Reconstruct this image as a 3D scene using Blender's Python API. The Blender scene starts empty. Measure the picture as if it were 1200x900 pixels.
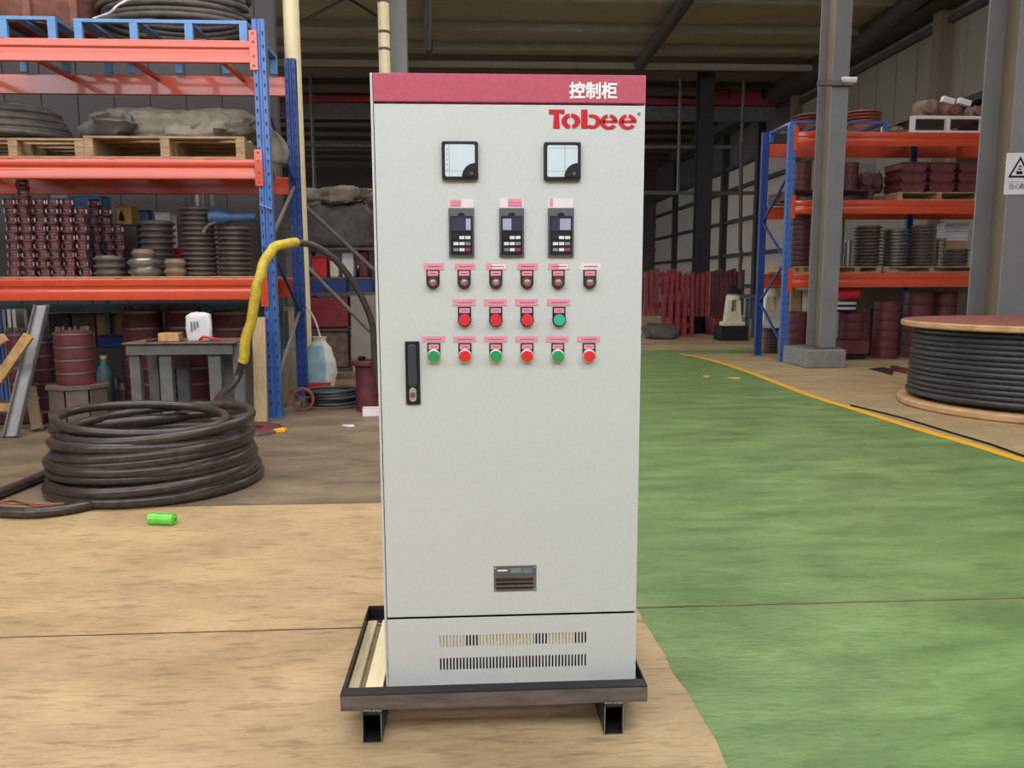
import bpy, bmesh, math, random
from mathutils import Vector, Matrix, noise
random.seed(7)
C = bpy.context.scene.collection
sc = bpy.context.scene
PI = math.pi
V = Vector

# ---------------------------------------------------------------- camera, world, exposure
CAM = V((0, 0, 1.42)); FPX = 900.0
_a, _p, _r = math.radians(3.0), math.radians(7.53), .004
FW = V((math.sin(_a)*math.cos(_p), math.cos(_a)*math.cos(_p), -math.sin(_p)))
_R = V((math.cos(_a), -math.sin(_a), 0)); _U = _R.cross(FW)
RT = _R*math.cos(_r) - _U*math.sin(_r); UP = _U*math.cos(_r) + _R*math.sin(_r)
cd = bpy.data.cameras.new('camera'); cam = bpy.data.objects.new('camera', cd); C.objects.link(cam)
cd.sensor_width = 36; cd.lens = 27.0; cd.clip_end = 200
m3 = Matrix((RT, UP, -FW)).transposed()
cam.matrix_world = Matrix.Translation(CAM) @ m3.to_4x4()
sc.camera = cam
w = bpy.data.worlds.new('sky'); sc.world = w; w.use_nodes = True
WN = w.node_tree.nodes['Background']; WN.inputs[0].default_value = (.92, .97, 1, 1); WN.inputs[1].default_value = 4.2
sc.view_settings.view_transform = 'Standard'; sc.view_settings.look = 'None'
sc.view_settings.gamma = 1; sc.view_settings.exposure = 0.0

def area(name, loc, sx, sy, rot, power, col=(1, 1, 1)):
    l = bpy.data.lights.new(name, 'AREA'); l.shape = 'RECTANGLE'; l.size = sx; l.size_y = sy; l.energy = power; l.color = col
    o = bpy.data.objects.new(name, l); o.location = loc; o.rotation_euler = rot; C.objects.link(o); return o
# daylight entering by the near roof lights; the far lamp is added fill
area('roof_and_fill_light', (-1.5, 5.6, 7.7), 12, 2.4, (0, 0, 0), 620, (1, .98, .94))
area('roof_and_fill_light', (3.0, 13.0, 7.7), 12, 1.6, (0, 0, 0), 330, (1, .97, .92))
area('roof_and_fill_light', (0.0, 31.0, 7.7), 14, 1.6, (0, 0, 0), 360, (1, .97, .92))  # added fill that lifts the dark far bay, no roof light seen there

def ray(x, y): return FW + RT*((x-600)/FPX) + UP*((450-y)/FPX)
def G(x, y, z=0.0):
    d = ray(x, y); return CAM + d*((z-CAM.z)/d.z)
def P(x, y, Y):
    d = ray(x, y); return CAM + d*(Y/d.y)
def PX(x, y, X):
    d = ray(x, y); return CAM + d*(X/d.x)

# ---------------------------------------------------------------- materials
def lin(c):
    def f(u):
        u /= 255.0
        return u/12.92 if u <= .04045 else ((u+.055)/1.055)**2.4
    return (f(c[0]), f(c[1]), f(c[2]), 1)
MATS = {}
def mat(name, rgb, rough=.6, metal=0.0, var=.25, scale=6.0, bump=0.0, bscale=60.0, stretch=(1, 1, 1), rgb2=None, spec=.5, coat=0.0, thr=(.3, .7), fine=None):
    m = bpy.data.materials.new(name); m.use_nodes = True; nt = m.node_tree; N = nt.nodes; L = nt.links
    b = N['Principled BSDF']; c = lin(rgb)
    b.inputs['Roughness'].default_value = rough; b.inputs['Metallic'].default_value = metal
    b.inputs['Specular IOR Level'].default_value = spec; b.inputs['Coat Weight'].default_value = coat
    tc = N.new('ShaderNodeTexCoord'); mp = N.new('ShaderNodeMapping'); mp.inputs['Scale'].default_value = stretch
    L.new(tc.outputs['Object'], mp.inputs['Vector'])
    nz = N.new('ShaderNodeTexNoise'); nz.inputs['Scale'].default_value = scale; nz.inputs['Detail'].default_value = 6; nz.inputs['Roughness'].default_value = .6
    L.new(mp.outputs[0], nz.inputs['Vector'])
    rp = N.new('ShaderNodeValToRGB'); rp.color_ramp.elements[0].position = thr[0]; rp.color_ramp.elements[1].position = thr[1]
    c2 = lin(rgb2) if rgb2 else tuple(x*(1-var) for x in c[:3])+(1,)
    rp.color_ramp.elements[0].color = c2
    rp.color_ramp.elements[1].color = c if rgb2 else tuple(min(1, x*(1+var*.4)) for x in c[:3])+(1,)
    L.new(nz.outputs[0], rp.inputs[0]); out = rp.outputs[0]
    if fine:
        for (fs_, st_, lo, hi, amt) in fine:
            mp2 = N.new('ShaderNodeMapping'); mp2.inputs['Scale'].default_value = st_; L.new(tc.outputs['Object'], mp2.inputs['Vector'])
            n3 = N.new('ShaderNodeTexNoise'); n3.inputs['Scale'].default_value = fs_; n3.inputs['Detail'].default_value = 5; n3.inputs['Roughness'].default_value = .65
            L.new(mp2.outputs[0], n3.inputs['Vector'])
            r3 = N.new('ShaderNodeValToRGB'); r3.color_ramp.elements[0].position = lo; r3.color_ramp.elements[1].position = hi
            r3.color_ramp.elements[0].color = (1-amt, 1-amt, 1-amt, 1); r3.color_ramp.elements[1].color = (1, 1, 1, 1); L.new(n3.outputs[0], r3.inputs[0])
            mx = N.new('ShaderNodeMix'); mx.data_type = 'RGBA'; mx.blend_type = 'MULTIPLY'; mx.inputs[0].default_value = 1
            L.new(out, mx.inputs[6]); L.new(r3.outputs[0], mx.inputs[7]); out = mx.outputs[2]
    L.new(out, b.inputs['Base Color'])
    if bump:
        n2 = N.new('ShaderNodeTexNoise'); n2.inputs['Scale'].default_value = bscale; n2.inputs['Detail'].default_value = 3
        L.new(mp.outputs[0], n2.inputs['Vector'])
        bp = N.new('ShaderNodeBump'); bp.inputs['Strength'].default_value = bump; bp.inputs['Distance'].default_value = .01
        L.new(n2.outputs[0], bp.inputs['Height']); L.new(bp.outputs[0], b.inputs['Normal'])
    MATS[name] = m; return m
M = MATS
mat('concrete', (206, 174, 130), .5, scale=1.3, stretch=(1, 2, 1), rgb2=(182, 152, 112), bump=.3, bscale=14, thr=(.35, .62), fine=[(3.2, (1.5, 7, 1), .36, .46, .3), (9, (1, 10, 1), .38, .5, .22), (1.1, (1, 1.4, 1), .35, .62, .16)])
mat('concrete_far', (144, 124, 100), .5, scale=1.3, stretch=(1, 2, 1), rgb2=(108, 92, 76), bump=.3, bscale=14, thr=(.35, .65), fine=[(3.2, (1.5, 7, 1), .36, .46, .3), (9, (1, 10, 1), .38, .5, .22), (1.1, (1, 1.4, 1), .35, .62, .16)])  # darker than the near slabs: own tone plus light falloff put into colour
mat('concrete_front', (200, 168, 127), .5, scale=1.3, stretch=(1, 2, 1), rgb2=(175, 146, 109), bump=.3, bscale=14, thr=(.35, .62), fine=[(3.2, (1.5, 7, 1), .36, .46, .3), (9, (1, 10, 1), .38, .5, .22), (1.1, (1, 1.4, 1), .35, .62, .16)])
mat('concrete_side', (192, 166, 124), .5, scale=1.6, stretch=(1, 3, 1), rgb2=(160, 138, 104), bump=.3, bscale=14, thr=(.3, .65), fine=[(3.2, (1.5, 7, 1), .36, .46, .3), (9, (1, 10, 1), .38, .5, .22), (1.1, (1, 1.4, 1), .35, .62, .16)])
mat('joint', (40, 34, 28), .9)
mat('green_paint', (132, 160, 98), .4, scale=1.5, stretch=(1, 3.2, 1), rgb2=(94, 122, 68), bump=.25, bscale=16, thr=(.3, .68), fine=[(4, (1.5, 5, 1), .34, .48, .2), (14, (1, 5, 1), .36, .5, .16), (1.2, (1, 1.6, 1), .35, .62, .2)])
mat('yellow_paint', (244, 176, 30), .5, var=.2, scale=9)
mat('cab_grey', (206, 207, 204), .42, var=.035, scale=90, bump=.10, bscale=230)
mat('cab_red', (190, 80, 100), .45, var=.12, scale=60, bump=.10, bscale=230)
mat('cab_dark', (22, 20, 22), .7)
mat('white_print', (245, 243, 240), .5, var=.03)
mat('logo_red', (200, 20, 40), .4, var=.1, scale=30)
mat('black_plastic', (38, 36, 40), .38, var=.1)
mat('dark_plastic', (62, 62, 68), .45, var=.1)
mat('grey_plastic', (96, 98, 104), .5, var=.1)
mat('meter_white', (214, 226, 230), .18, var=.03, coat=.5)
mat('print_grey', (120, 128, 134), .5)
mat('screen', (70, 70, 88), .12, var=.2, coat=1)
mat('display', (176, 178, 204), .2)
mat('key_white', (228, 228, 228), .5, var=.05)
mat('key_grey', (140, 142, 146), .5)
mat('key_red', (170, 60, 76), .5)
mat('pink', (232, 152, 170), .55, var=.06, scale=40)
mat('pink_pale', (238, 222, 226), .5, var=.05, scale=40)
mat('pink_ink', (206, 84, 108), .6)
mat('plate_maroon', (62, 26, 34), .45, var=.1)
mat('lamp_dark', (176, 118, 126), .2, coat=1)
mat('button_red', (226, 52, 56), .35, var=.06, coat=.4)
mat('button_green', (52, 158, 88), .35, var=.06, coat=.4)
mat('button_teal', (64, 186, 150), .35, var=.06, coat=.4)
mat('chrome', (225, 222, 208), .35, .7, var=.1)
mat('steel', (150, 146, 142), .35, .8, var=.3, scale=14)
mat('steel_dark', (108, 96, 92), .42, .35, var=.4, scale=14)
mat('tool_blue', (52, 82, 122), .5)
mat('brown_plate', (112, 94, 86), .6, rgb2=(84, 70, 66), scale=6)
mat('skid_face', (128, 118, 114), .45, .3, rgb2=(92, 80, 78), scale=8, stretch=(1, 6, 6))
mat('skid_black', (34, 30, 34), .45)
mat('raw_steel', (74, 68, 72), .45, .6, rgb2=(44, 38, 40), scale=8, stretch=(1, 6, 6))
mat('weld', (130, 120, 110), .5, .7)
mat('strip_wood', (200, 184, 152), .65, rgb2=(170, 152, 122), scale=6, stretch=(14, 1, 14), bump=.2)
mat('pale_wood', (244, 230, 190), .65, rgb2=(226, 206, 160), scale=6, stretch=(14, 1, 14), bump=.2)
mat('weathered_wood', (150, 128, 100), .75, rgb2=(104, 88, 70), scale=6, stretch=(12, 1.5, 12), bump=.3)
mat('wood', (182, 150, 114), .7, rgb2=(122, 94, 70), scale=5, stretch=(1, 8, 8), bump=.2)
mat('plank_wood', (190, 164, 128), .7, rgb2=(160, 132, 98), scale=4, stretch=(8, 8, 1), bump=.2)
mat('saw_wood', (208, 166, 110), .65, rgb2=(160, 120, 76), scale=4, stretch=(3, 3, 3), bump=.2)
mat('spool_wood', (206, 168, 124), .6, rgb2=(172, 130, 92), scale=5, bump=.2)
mat('spool_red', (170, 100, 84), .6, rgb2=(130, 72, 62), scale=5)
mat('orange', (200, 74, 46), .24, var=.08, scale=4, coat=.6)
mat('blue', (62, 100, 168), .36, var=.2, scale=9, coat=.2)
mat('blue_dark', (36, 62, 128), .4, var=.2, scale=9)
mat('blue_light', (92, 136, 190), .4, var=.15)
mat('slot_black', (18, 16, 22), .8)
mat('galv', (148, 146, 146), .42, .5, var=.2)
mat('maroon', (112, 52, 58), .5, rgb2=(78, 34, 40), scale=9, bump=.15, bscale=50)
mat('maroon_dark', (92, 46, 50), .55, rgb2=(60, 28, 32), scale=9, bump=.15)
mat('red_paint', (150, 50, 56), .5, rgb2=(110, 36, 42), scale=8)
mat('crane_red', (150, 42, 46), .5, var=.2)
mat('bright_red', (206, 40, 52), .5, var=.1)
mat('hose', (74, 64, 60), .3, rgb2=(48, 42, 40), scale=20, bump=.15, bscale=40)
mat('hose_dusty', (88, 80, 74), .6, rgb2=(58, 52, 48), scale=10, bump=.15)
mat('cable', (60, 58, 62), .42, rgb2=(46, 44, 48), scale=15)
mat('yellow_wrap', (214, 186, 62), .5, rgb2=(176, 146, 40), scale=22, bump=.6, bscale=60)
mat('green_roll', (120, 224, 70), .3, rgb2=(90, 196, 60), scale=20, coat=.4)
mat('tarp', (132, 122, 108), .85, rgb2=(96, 88, 78), scale=7, bump=.5, bscale=20)
mat('tarp_dark', (96, 90, 86), .8, rgb2=(62, 58, 56), scale=6, bump=.6, bscale=14)
mat('sack_white', (214, 208, 194), .7, rgb2=(176, 176, 172), scale=5, bump=.4, bscale=16)
mat('sack_blue', (150, 176, 188), .7, rgb2=(120, 150, 166), scale=5, bump=.4, bscale=16)
mat('paper', (212, 208, 210), .6, var=.1, scale=20)
mat('cardboard', (168, 138, 100), .8, var=.2)
mat('ochre', (196, 160, 84), .7, var=.2)
mat('rust', (140, 88, 70), .8, rgb2=(96, 58, 48), scale=9, bump=.3)
mat('casting_tan', (132, 108, 92), .75, rgb2=(90, 66, 56), scale=7, bump=.4)
mat('grey_paint', (112, 110, 108), .55, rgb2=(88, 86, 84), scale=7)
mat('column_grey', (122, 120, 122), .5, var=.12, scale=3)
mat('column_brown', (120, 106, 88), .6, var=.15, scale=3)
mat('plinth', (126, 124, 124), .75, var=.25, scale=8, bump=.2)
mat('cream_pipe', (232, 214, 176), .45, var=.1, scale=5)
mat('wall_panel', (134, 126, 115), .6, var=.12, scale=1.5)
mat('wall_far', (158, 148, 140), .7, var=.12, scale=1.5)
mat('wall_grey', (88, 82, 84), .7, var=.15, scale=1.5)
mat('wall_dark', (78, 70, 68), .8, var=.2, scale=2)
mat('roof_sheet', (168, 158, 134), .7, var=.12, scale=1.2)
mat('roof_dark', (104, 96, 92), .8, var=.2, scale=1.2)
mat('purlin', (168, 158, 140), .55, var=.15, scale=3)
mat('girt', (70, 64, 58), .6, var=.2)
mat('girt_dark', (46, 42, 44), .7, var=.2)
mat('asphalt', (120, 114, 108), .85, var=.2)
mat('copper', (176, 110, 84), .4, .4, var=.2)
mat('cast_white', (214, 206, 188), .6, var=.15, scale=8)
mat('teal', (70, 104, 108), .5, var=.3)

# ---------------------------------------------------------------- mesh builder
class MB:
    def __init__(s): s.v = []; s.f = []; s.mi = []
    def add(s, vs, fs, k=0):
        n = len(s.v); s.v += [V(a) for a in vs]; s.f += [[i+n for i in q] for q in fs]; s.mi += [k]*len(fs); return s
    def box(s, a, b, k=0):
        x0, x1 = sorted((a[0], b[0])); y0, y1 = sorted((a[1], b[1])); z0, z1 = sorted((a[2], b[2]))
        return s.add([(x0,y0,z0),(x1,y0,z0),(x1,y1,z0),(x0,y1,z0),(x0,y0,z1),(x1,y0,z1),(x1,y1,z1),(x0,y1,z1)],
                     [(0,3,2,1),(4,5,6,7),(0,1,5,4),(1,2,6,5),(2,3,7,6),(3,0,4,7)], k)
    def bar(s, p, q, w_, h_, k=0, up=(0, 0, 1)):
        p, q = V(p), V(q); d = (q-p).normalized(); u = V(up)
        if abs(d.dot(u)) > .99: u = V((0, 1, 0))
        r = d.cross(u).normalized(); u = r.cross(d)
        vs = []
        for c in (p, q):
            for a, b in ((-1,-1),(1,-1),(1,1),(-1,1)): vs.append(c + r*a*w_/2 + u*b*h_/2)
        return s.add(vs, [(0,1,2,3),(7,6,5,4),(0,4,5,1),(1,5,6,2),(2,6,7,3),(3,7,4,0)], k)
    def lathe(s, prof, c=(0, 0, 0), n=32, axis='z', cap=True, k=0, closed=False):
        c = V(c); vs = []; fs = []
        for r, h in prof:
            for i in range(n):
                t = 2*PI*i/n; x, y = r*math.cos(t), r*math.sin(t)
                vs.append(c + (V((x, y, h)) if axis == 'z' else V((x, h, -y)) if axis == 'y' else V((h, x, y))))
        m_ = len(prof)
        for j in range(m_ if closed else m_-1):
            a0 = j*n; b0 = ((j+1) % m_)*n
            for i in range(n):
                i2 = (i+1) % n; fs.append((a0+i, a0+i2, b0+i2, b0+i))
        if cap and not closed:
            fs.append(tuple(range(n))[::-1]); fs.append(tuple((m_-1)*n+i for i in range(n)))
        return s.add(vs, fs, k)
    def cyl(s, p, q, r, n=16, k=0, r2=None):
        return s.tube([p, q], r, n, k, r2)
    def tube(s, pts, r, n=10, k=0, r2=None, closed=False):
        pts = [V(p) for p in pts]; m_ = len(pts); vs = []; fs = []; u = None
        for i, p in enumerate(pts):
            if closed: d = (pts[(i+1) % m_]-pts[i-1]).normalized()
            else: d = (pts[min(i+1, m_-1)]-pts[max(i-1, 0)]).normalized()
            if u is None:
                u = d.cross(V((0, 0, 1)))
                if u.length < .05: u = d.cross(V((0, 1, 0)))
            u = (u - d*u.dot(d)).normalized(); w_ = d.cross(u)
            rr = r if r2 is None else r+(r2-r)*i/(m_-1)
            for j in range(n):
                t = 2*PI*j/n; vs.append(p + (u*math.cos(t)+w_*math.sin(t))*rr)
        for i in range(m_ if closed else m_-1):
            for j in range(n):
                j2 = (j+1) % n; i2 = (i+1) % m_; fs.append((i*n+j, i*n+j2, i2*n+j2, i2*n+j))
        if not closed: fs.append(tuple(range(n))[::-1]); fs.append(tuple((m_-1)*n+i for i in range(n)))
        return s.add(vs, fs, k)
    def prism(s, poly, axis, a, b, k=0):
        """poly in the two other axes, extruded from a to b along axis"""
        n = len(poly)
        def mk(u, v_, t): return (t, u, v_) if axis == 'x' else (u, t, v_) if axis == 'y' else (u, v_, t)
        vs = [mk(u, v_, a) for u, v_ in poly]+[mk(u, v_, b) for u, v_ in poly]
        fs = [tuple(range(n))[::-1], tuple(n+i for i in range(n))]+[(i, (i+1) % n, n+(i+1) % n, n+i) for i in range(n)]
        return s.add(vs, fs, k)
    def blob(s, c, r, amp=.1, freq=3.0, pw=.7, seed=0, nu=28, nv=16, flat=None, k=0):
        c = V(c); vs = []; fs = []
        def sg(x): return math.copysign(abs(x)**pw, x)
        for j in range(nv+1):
            ph = -PI/2+PI*j/nv
            for i in range(nu):
                t = 2*PI*i/nu; d = V((sg(math.cos(ph))*sg(math.cos(t)), sg(math.cos(ph))*sg(math.sin(t)), sg(math.sin(ph))))
                q = V((d.x*r[0], d.y*r[1], d.z*r[2]))
                nn = noise.noise((q+V((seed, seed*2, 0)))*freq)+.8*abs(noise.noise((q+V((seed, 0, 3)))*freq*2.7))+.5*abs(noise.noise((q+V((seed, 5, 3)))*freq*6))
                q = q*(1+amp*nn*1.6); z = q.z+c.z
                if flat is not None: z = max(z, flat)
                vs.append((q.x+c.x, q.y+c.y, z))
        for j in range(nv):
            for i in range(nu):
                i2 = (i+1) % nu; fs.append((j*nu+i, j*nu+i2, (j+1)*nu+i2, (j+1)*nu+i))
        return s.add(vs, fs, k)
    def build(s, name, m_, parent=None, origin=None, smooth=None, bevel=0, local=False, **kw):
        off = V((0, 0, 0))
        if parent is not None and not local:
            q = parent
            while q is not None: off += q.location; q = q.parent
        elif origin is not None: off = V(origin)
        me = bpy.data.meshes.new(name); me.from_pydata([tuple(a-off) for a in s.v], [], s.f)
        bm = bmesh.new(); bm.from_mesh(me); bmesh.ops.recalc_face_normals(bm, faces=bm.faces); bm.to_mesh(me); bm.free()
        for mm in (m_ if isinstance(m_, (list, tuple)) else [m_]): me.materials.append(M[mm] if isinstance(mm, str) else mm)
        for i, p in enumerate(me.polygons): p.material_index = s.mi[i]
        if smooth is not None:
            me.shade_smooth(); me.set_sharp_from_angle(angle=math.radians(smooth))
        o = bpy.data.objects.new(name, me); C.objects.link(o)
        if parent is not None: o.parent = parent
        else: o.location = off
        if bevel:
            b = o.modifiers.new('bevel', 'BEVEL'); b.width = bevel; b.segments = 2; b.limit_method = 'ANGLE'
        for k_, v_ in kw.items(): o[k_] = v_
        return o
def thing(name, loc, label, cat, group=None):
    o = bpy.data.objects.new(name, None); o.empty_display_size = .1; o.location = V(loc); C.objects.link(o)
    o['label'] = label; o['category'] = cat
    if group: o['group'] = group
    return o
def tag(o, label, cat, group=None):
    o['label'] = label; o['category'] = cat
    if group: o['group'] = group
    return o
def dup(root, loc, label=None, group=None, rz=None):
    r = root.copy(); C.objects.link(r); r.location = V(loc)
    if rz is not None: r.rotation_euler = (0, 0, rz)
    if label: r['label'] = label
    if group: r['group'] = group
    for ch in root.children:
        c = ch.copy(); C.objects.link(c); c.parent = r
        for g in ch.children:
            d = g.copy(); C.objects.link(d); d.parent = c
    return r
def smoothpath(pts, n=8):
    pts = [V(p) for p in pts]; out = []
    for i in range(len(pts)-1):
        p0 = pts[max(i-1, 0)]; p1 = pts[i]; p2 = pts[i+1]; p3 = pts[min(i+2, len(pts)-1)]
        for j in range(n):
            t = j/n; out.append(.5*((2*p1)+(p2-p0)*t+(2*p0-5*p1+4*p2-p3)*t*t+(3*p1-p0-3*p2+p3)*t*t*t))
    out.append(pts[-1]); return out
def ordw(i):
    W = ['topmost', 'second', 'third', 'fourth', 'fifth', 'sixth', 'seventh', 'eighth', 'ninth', 'tenth', 'eleventh', 'twelfth', 'thirteenth', 'fourteenth', 'fifteenth', 'sixteenth', 'seventeenth', 'eighteenth']
    return W[i]
def nth(i, n, what):
    if n == 1: return what
    if i == n-1: return 'lowest '+what
    return ('topmost ' if i == 0 else ordw(i)+' from top, ')+what
ROMAN = ['first', 'second', 'third', 'fourth', 'fifth', 'sixth', 'seventh', 'eighth', 'ninth', 'tenth', 'eleventh', 'twelfth', 'thirteenth', 'fourteenth', 'fifteenth']

# ================================================================ THE SETTING
XL, XR, Y0, Y1, ZC = -14.0, 11.0, -3.0, 46.0, 8.0
fl = MB().box((XL, Y0, -.3), (XR, Y1, -.003)).build('floor', 'joint', kind='structure')
MB().box((-70, -60, -.36), (70, 90, -.31)).build('ground_outside', 'asphalt', kind='structure')
jr = G(975, 706.5).y; jl2 = G(350, 737.5).y; jl1 = G(390, 590).y
def slab(x0, x1, y0, y1, m_):
    MB().box((x0, y0, -.0028), (x1, y1, 0)).build('floor_slab', m_, fl)
g_ = .006
EX = G(752.7, 721).x
ysl = [Y0, .4, jl2, jl1, jl1+4.2, jl1+8.4, jl1+12.6, jl1+17, jl1+22, Y1]
ysr = [Y0, .4, jr, jr+5.2, jr+10.4, jr+15.6, jr+21, jr+27, Y1]
for yl_, cols_, side in ((ysl, ((XL, -7.2), (-7.2, EX-.55)), 0), (ysr, ((EX-.55, EX+5.2), (EX+5.2, XR)), 1)):
    for i in range(len(yl_)-1):
        for k, (xa, xb) in enumerate(cols_):
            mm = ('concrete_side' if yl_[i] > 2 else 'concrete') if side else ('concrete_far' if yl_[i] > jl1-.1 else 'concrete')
            if i < 2: mm = 'concrete_front'
            gx0 = 0 if (side and k == 0) else g_; gx1 = 0 if (not side and k == 1) else g_
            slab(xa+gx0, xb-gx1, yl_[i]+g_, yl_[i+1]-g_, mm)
# green painted lane: left edge and the curved right edge taken on the floor
le = [G(870, 940), G(855.6, 897), G(805, 811), G(770, 750), G(752.7, 721)]
far_end = G(760, 402).y
le2 = [V((.55, 4.5, 0)), V((.35, 6, 0)), V((.25, 8, 0)), V((.2, 12, 0)), V((.2, far_end, 0))]
yl_px = [(798, 415), (825, 420), (850, 427), (880, 437), (927, 455), (960, 467), (1003, 480), (1060, 498), (1147, 523.5), (1200, 540)]
yl = [G(*q) for q in yl_px]
d_ = (yl[-1]-yl[-2]).normalized()
yl.append(yl[-1]+d_*3.0); yl.append(yl[-1]+d_*5.0)
rt = [V((q.x, q.y, 0)) for q in yl]
left_edge = [V((1.35, -2.5, 0)), V((1.2, .5, 0))]+[V((q.x+random.uniform(-.008, .008), q.y, 0)) for q in smoothpath(le, 8)]+le2
def xat(chain, y):
    c = sorted(chain, key=lambda q: q.y)
    if y <= c[0].y: return c[0].x
    for a, b in zip(c, c[1:]):
        if a.y <= y <= b.y: return a.x+(b.x-a.x)*(y-a.y)/max(1e-6, b.y-a.y)
    return c[-1].x
top_y = rt[0].y
def paint(ya, yb, name='green_paint'):
    m_ = MB(); n = 40; vs = []; fs = []
    for i in range(n+1):
        y = ya+(yb-ya)*i/n
        xl_ = xat(left_edge, y)+noise.noise(V((0, y*9, 2)))*.02; xr_ = xat(rt, y) if y < top_y else 10.0
        xr_ = min(xr_, XR-.05)
        vs += [(xl_, y, .0015), (xr_, y, .0015)]
    for i in range(n): fs.append((2*i, 2*i+1, 2*i+3, 2*i+2))
    m_.add(vs, fs).build(name, 'green_paint', fl)
cuts = [-2.4, .2, jr-.003]
paint(-2.4, jr-.009); paint(jr+.009, top_y-.02); 
m_ = MB().box((.2, top_y-.02, .0005), (8.5, top_y+.9, .0015)); m_.build('green_paint', 'green_paint', fl)
m_ = MB().box((.2, G(800, 404).y, .0005), (10.9, G(800, 401.5).y, .0015)); m_.build('cross_line', 'wood', fl)
# yellow line
m_ = MB(); sp = smoothpath(rt, 6); vs = []
for i, q in enumerate(sp):
    d = (sp[min(i+1, len(sp)-1)]-sp[max(i-1, 0)]).normalized(); n_ = V((-d.y, d.x, 0)); wd = .055
    vs += [q-n_*wd+V((0, 0, .003)), q+n_*wd+V((0, 0, .003))]
m_.add(vs, [(2*i, 2*i+1, 2*i+3, 2*i+2) for i in range(len(sp)-1)]).build('yellow_line', 'yellow_paint', fl)

# ceiling and purlins
cl = MB().box((XL, -.6, ZC), (XR, 23.4, ZC+.1)).build('ceiling', 'roof_sheet', kind='structure')
MB().box((XL, 23.4, ZC), (XR, Y1, ZC+.1)).build('roof_sheet', 'roof_dark', cl)
py_ = [P(760, y, 1) for y in (3, 38, 60)]
pys = sorted([(ZC-.2-CAM.z)/q.z*1.0+0 if False else (ZC-.2-CAM.z)/(q.z-CAM.z) for q in py_])
step = 2.2
yy = pys[0]-step*9
ylist = [yy+step*i for i in range(9)]+pys+[pys[-1]+2.0*(i+1) for i in range(10)]
for y in ylist:
    if y > Y1 or y < -.5: continue
    lip = .05
    MB().box((XL, y, ZC-.2), (XR, y+.07, ZC)).box((XL, y-.05, ZC-.2), (XR, y, ZC-.185)).build('purlin', 'purlin' if y < 23.5 else 'girt', cl)
# deep lintel band where the near bay ends, and the diagonal brace tubes under the roof
MB().box((XL, 23.35, ZC-.36), (XR, 23.5, ZC-.2)).build('ceiling_beam', 'purlin', cl)
def zplane(x, y, z): return G(x, y, z)
for a, b, r in (((812, -12), (750, 76), .17), ((430, -15), (352, 26), .03), ((395, -10), (460, 30), .03), ((498, -20), (503, 58), .09), ((1090, -16), (1004, 56), .22)):
    MB().cyl(zplane(*a, ZC-.35), zplane(*b, ZC-.35), r, 12).build('brace', 'girt', cl, smooth=40)
MB().box((10.2, -.6, ZC-.5), (10.95, 40, ZC-.02)).build('eave_beam', 'girt', cl)

# right wall with panels, girts, columns
wr = MB().box((XR, Y0, 5.3), (XR+.15, 26, ZC)).box((XR, Y0, 0), (XR+.15, 26, 2.9)).box((XR, 17.6, 2.9), (XR+.15, 26, 5.3)).build('wall_right', 'wall_panel', kind='structure')
MB().box((XR+.9, Y0, 2.5), (XR+1, 18.2, 5.9)).box((XR+.151, Y0, 5.5), (XR+.9, 18.2, 5.9)).box((XR+.151, Y0, 2.4), (XR+.9, 18.2, 2.6)).box((XR+.151, 18, 2.6), (XR+.9, 18.2, 5.5)).box((XR+.151, Y0, 2.6), (XR+.9, Y0+.1, 5.5)).build('dark_recess', 'wall_dark', wr)
MB().box((XR, 26, 6.1), (XR+.15, Y1, ZC)).build('upper_cladding', 'wall_dark', wr)
MB().box((XR, 26, 0), (XR+.15, Y1, 6.1)).build('lower_cladding', 'wall_far', wr)
for zz in (5.35, 7.3):
    MB().box((XR-.14, 3, zz-.09), (XR, 26, zz+.06)).build('girt', 'girt', wr)
for zz in (1.25, 2.5, 3.9, 5.2, 6.1):
    MB().box((XR-.16, 26, zz-.07), (XR, Y1, zz+.07)).build('girt', 'girt_dark', wr)
for y in (17.8, 25.8): MB().box((XR-.3, y, 0), (XR, y+.3, ZC)).build('wall_post', 'column_brown', wr)
for y in (12, 29, 33, 37, 41): MB().box((XR-.26, y, 0), (XR, y+.28, ZC)).build('wall_post', 'girt_dark', wr)
for i in range(24):
    y = 3+i*.95
    MB().box((XR-.02, y, 5.4), (XR, y+.03, 7.9)).build('wall_rib', 'wall_panel', wr)
wb = MB().box((XL, Y1, 0), (XR, Y1+.15, ZC)).build('wall_back', 'wall_dark', kind='structure')
for z in (1.6, 3.2, 4.6, 6.0): MB().box((XL, Y1-.15, z), (XR, Y1, z+.18)).build('girt', 'girt', wb)
wf = MB().box((XL, -3.3, 0), (XR, -3.15, 4.4)).build('wall_light_block', 'wall_dark', kind='structure')  # unseen wall added behind the camera to block low daylight
wl = MB().box((XL-.15, Y0, 0), (XL, 13, ZC)).box((XL-.15, 13, 0), (XL, Y1, 1.2)).box((XL-.15, 13, 6.6), (XL, Y1, ZC)).build('wall_left', 'wall_grey', kind='structure')  # unseen opening along the far bays, added to let daylight in
for k in range(9): MB().box((XL-.15, 13+k*4.05, 1.2), (XL, 13.3+k*4.05, 6.6)).build('wall_post', 'girt', wl)
# partition behind the near rack
px_ = P(322, 60, 11.6).x
wp = MB().box((XL, 11.6, 0), (px_, 11.75, ZC)).build('wall_partition', 'wall_grey', kind='structure')
for i in range(16):
    x = px_-.5*i-.3
    MB().box((x-.03, 11.57, 0), (x+.03, 11.6, ZC)).build('wall_rib', 'wall_grey', wp)

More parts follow.
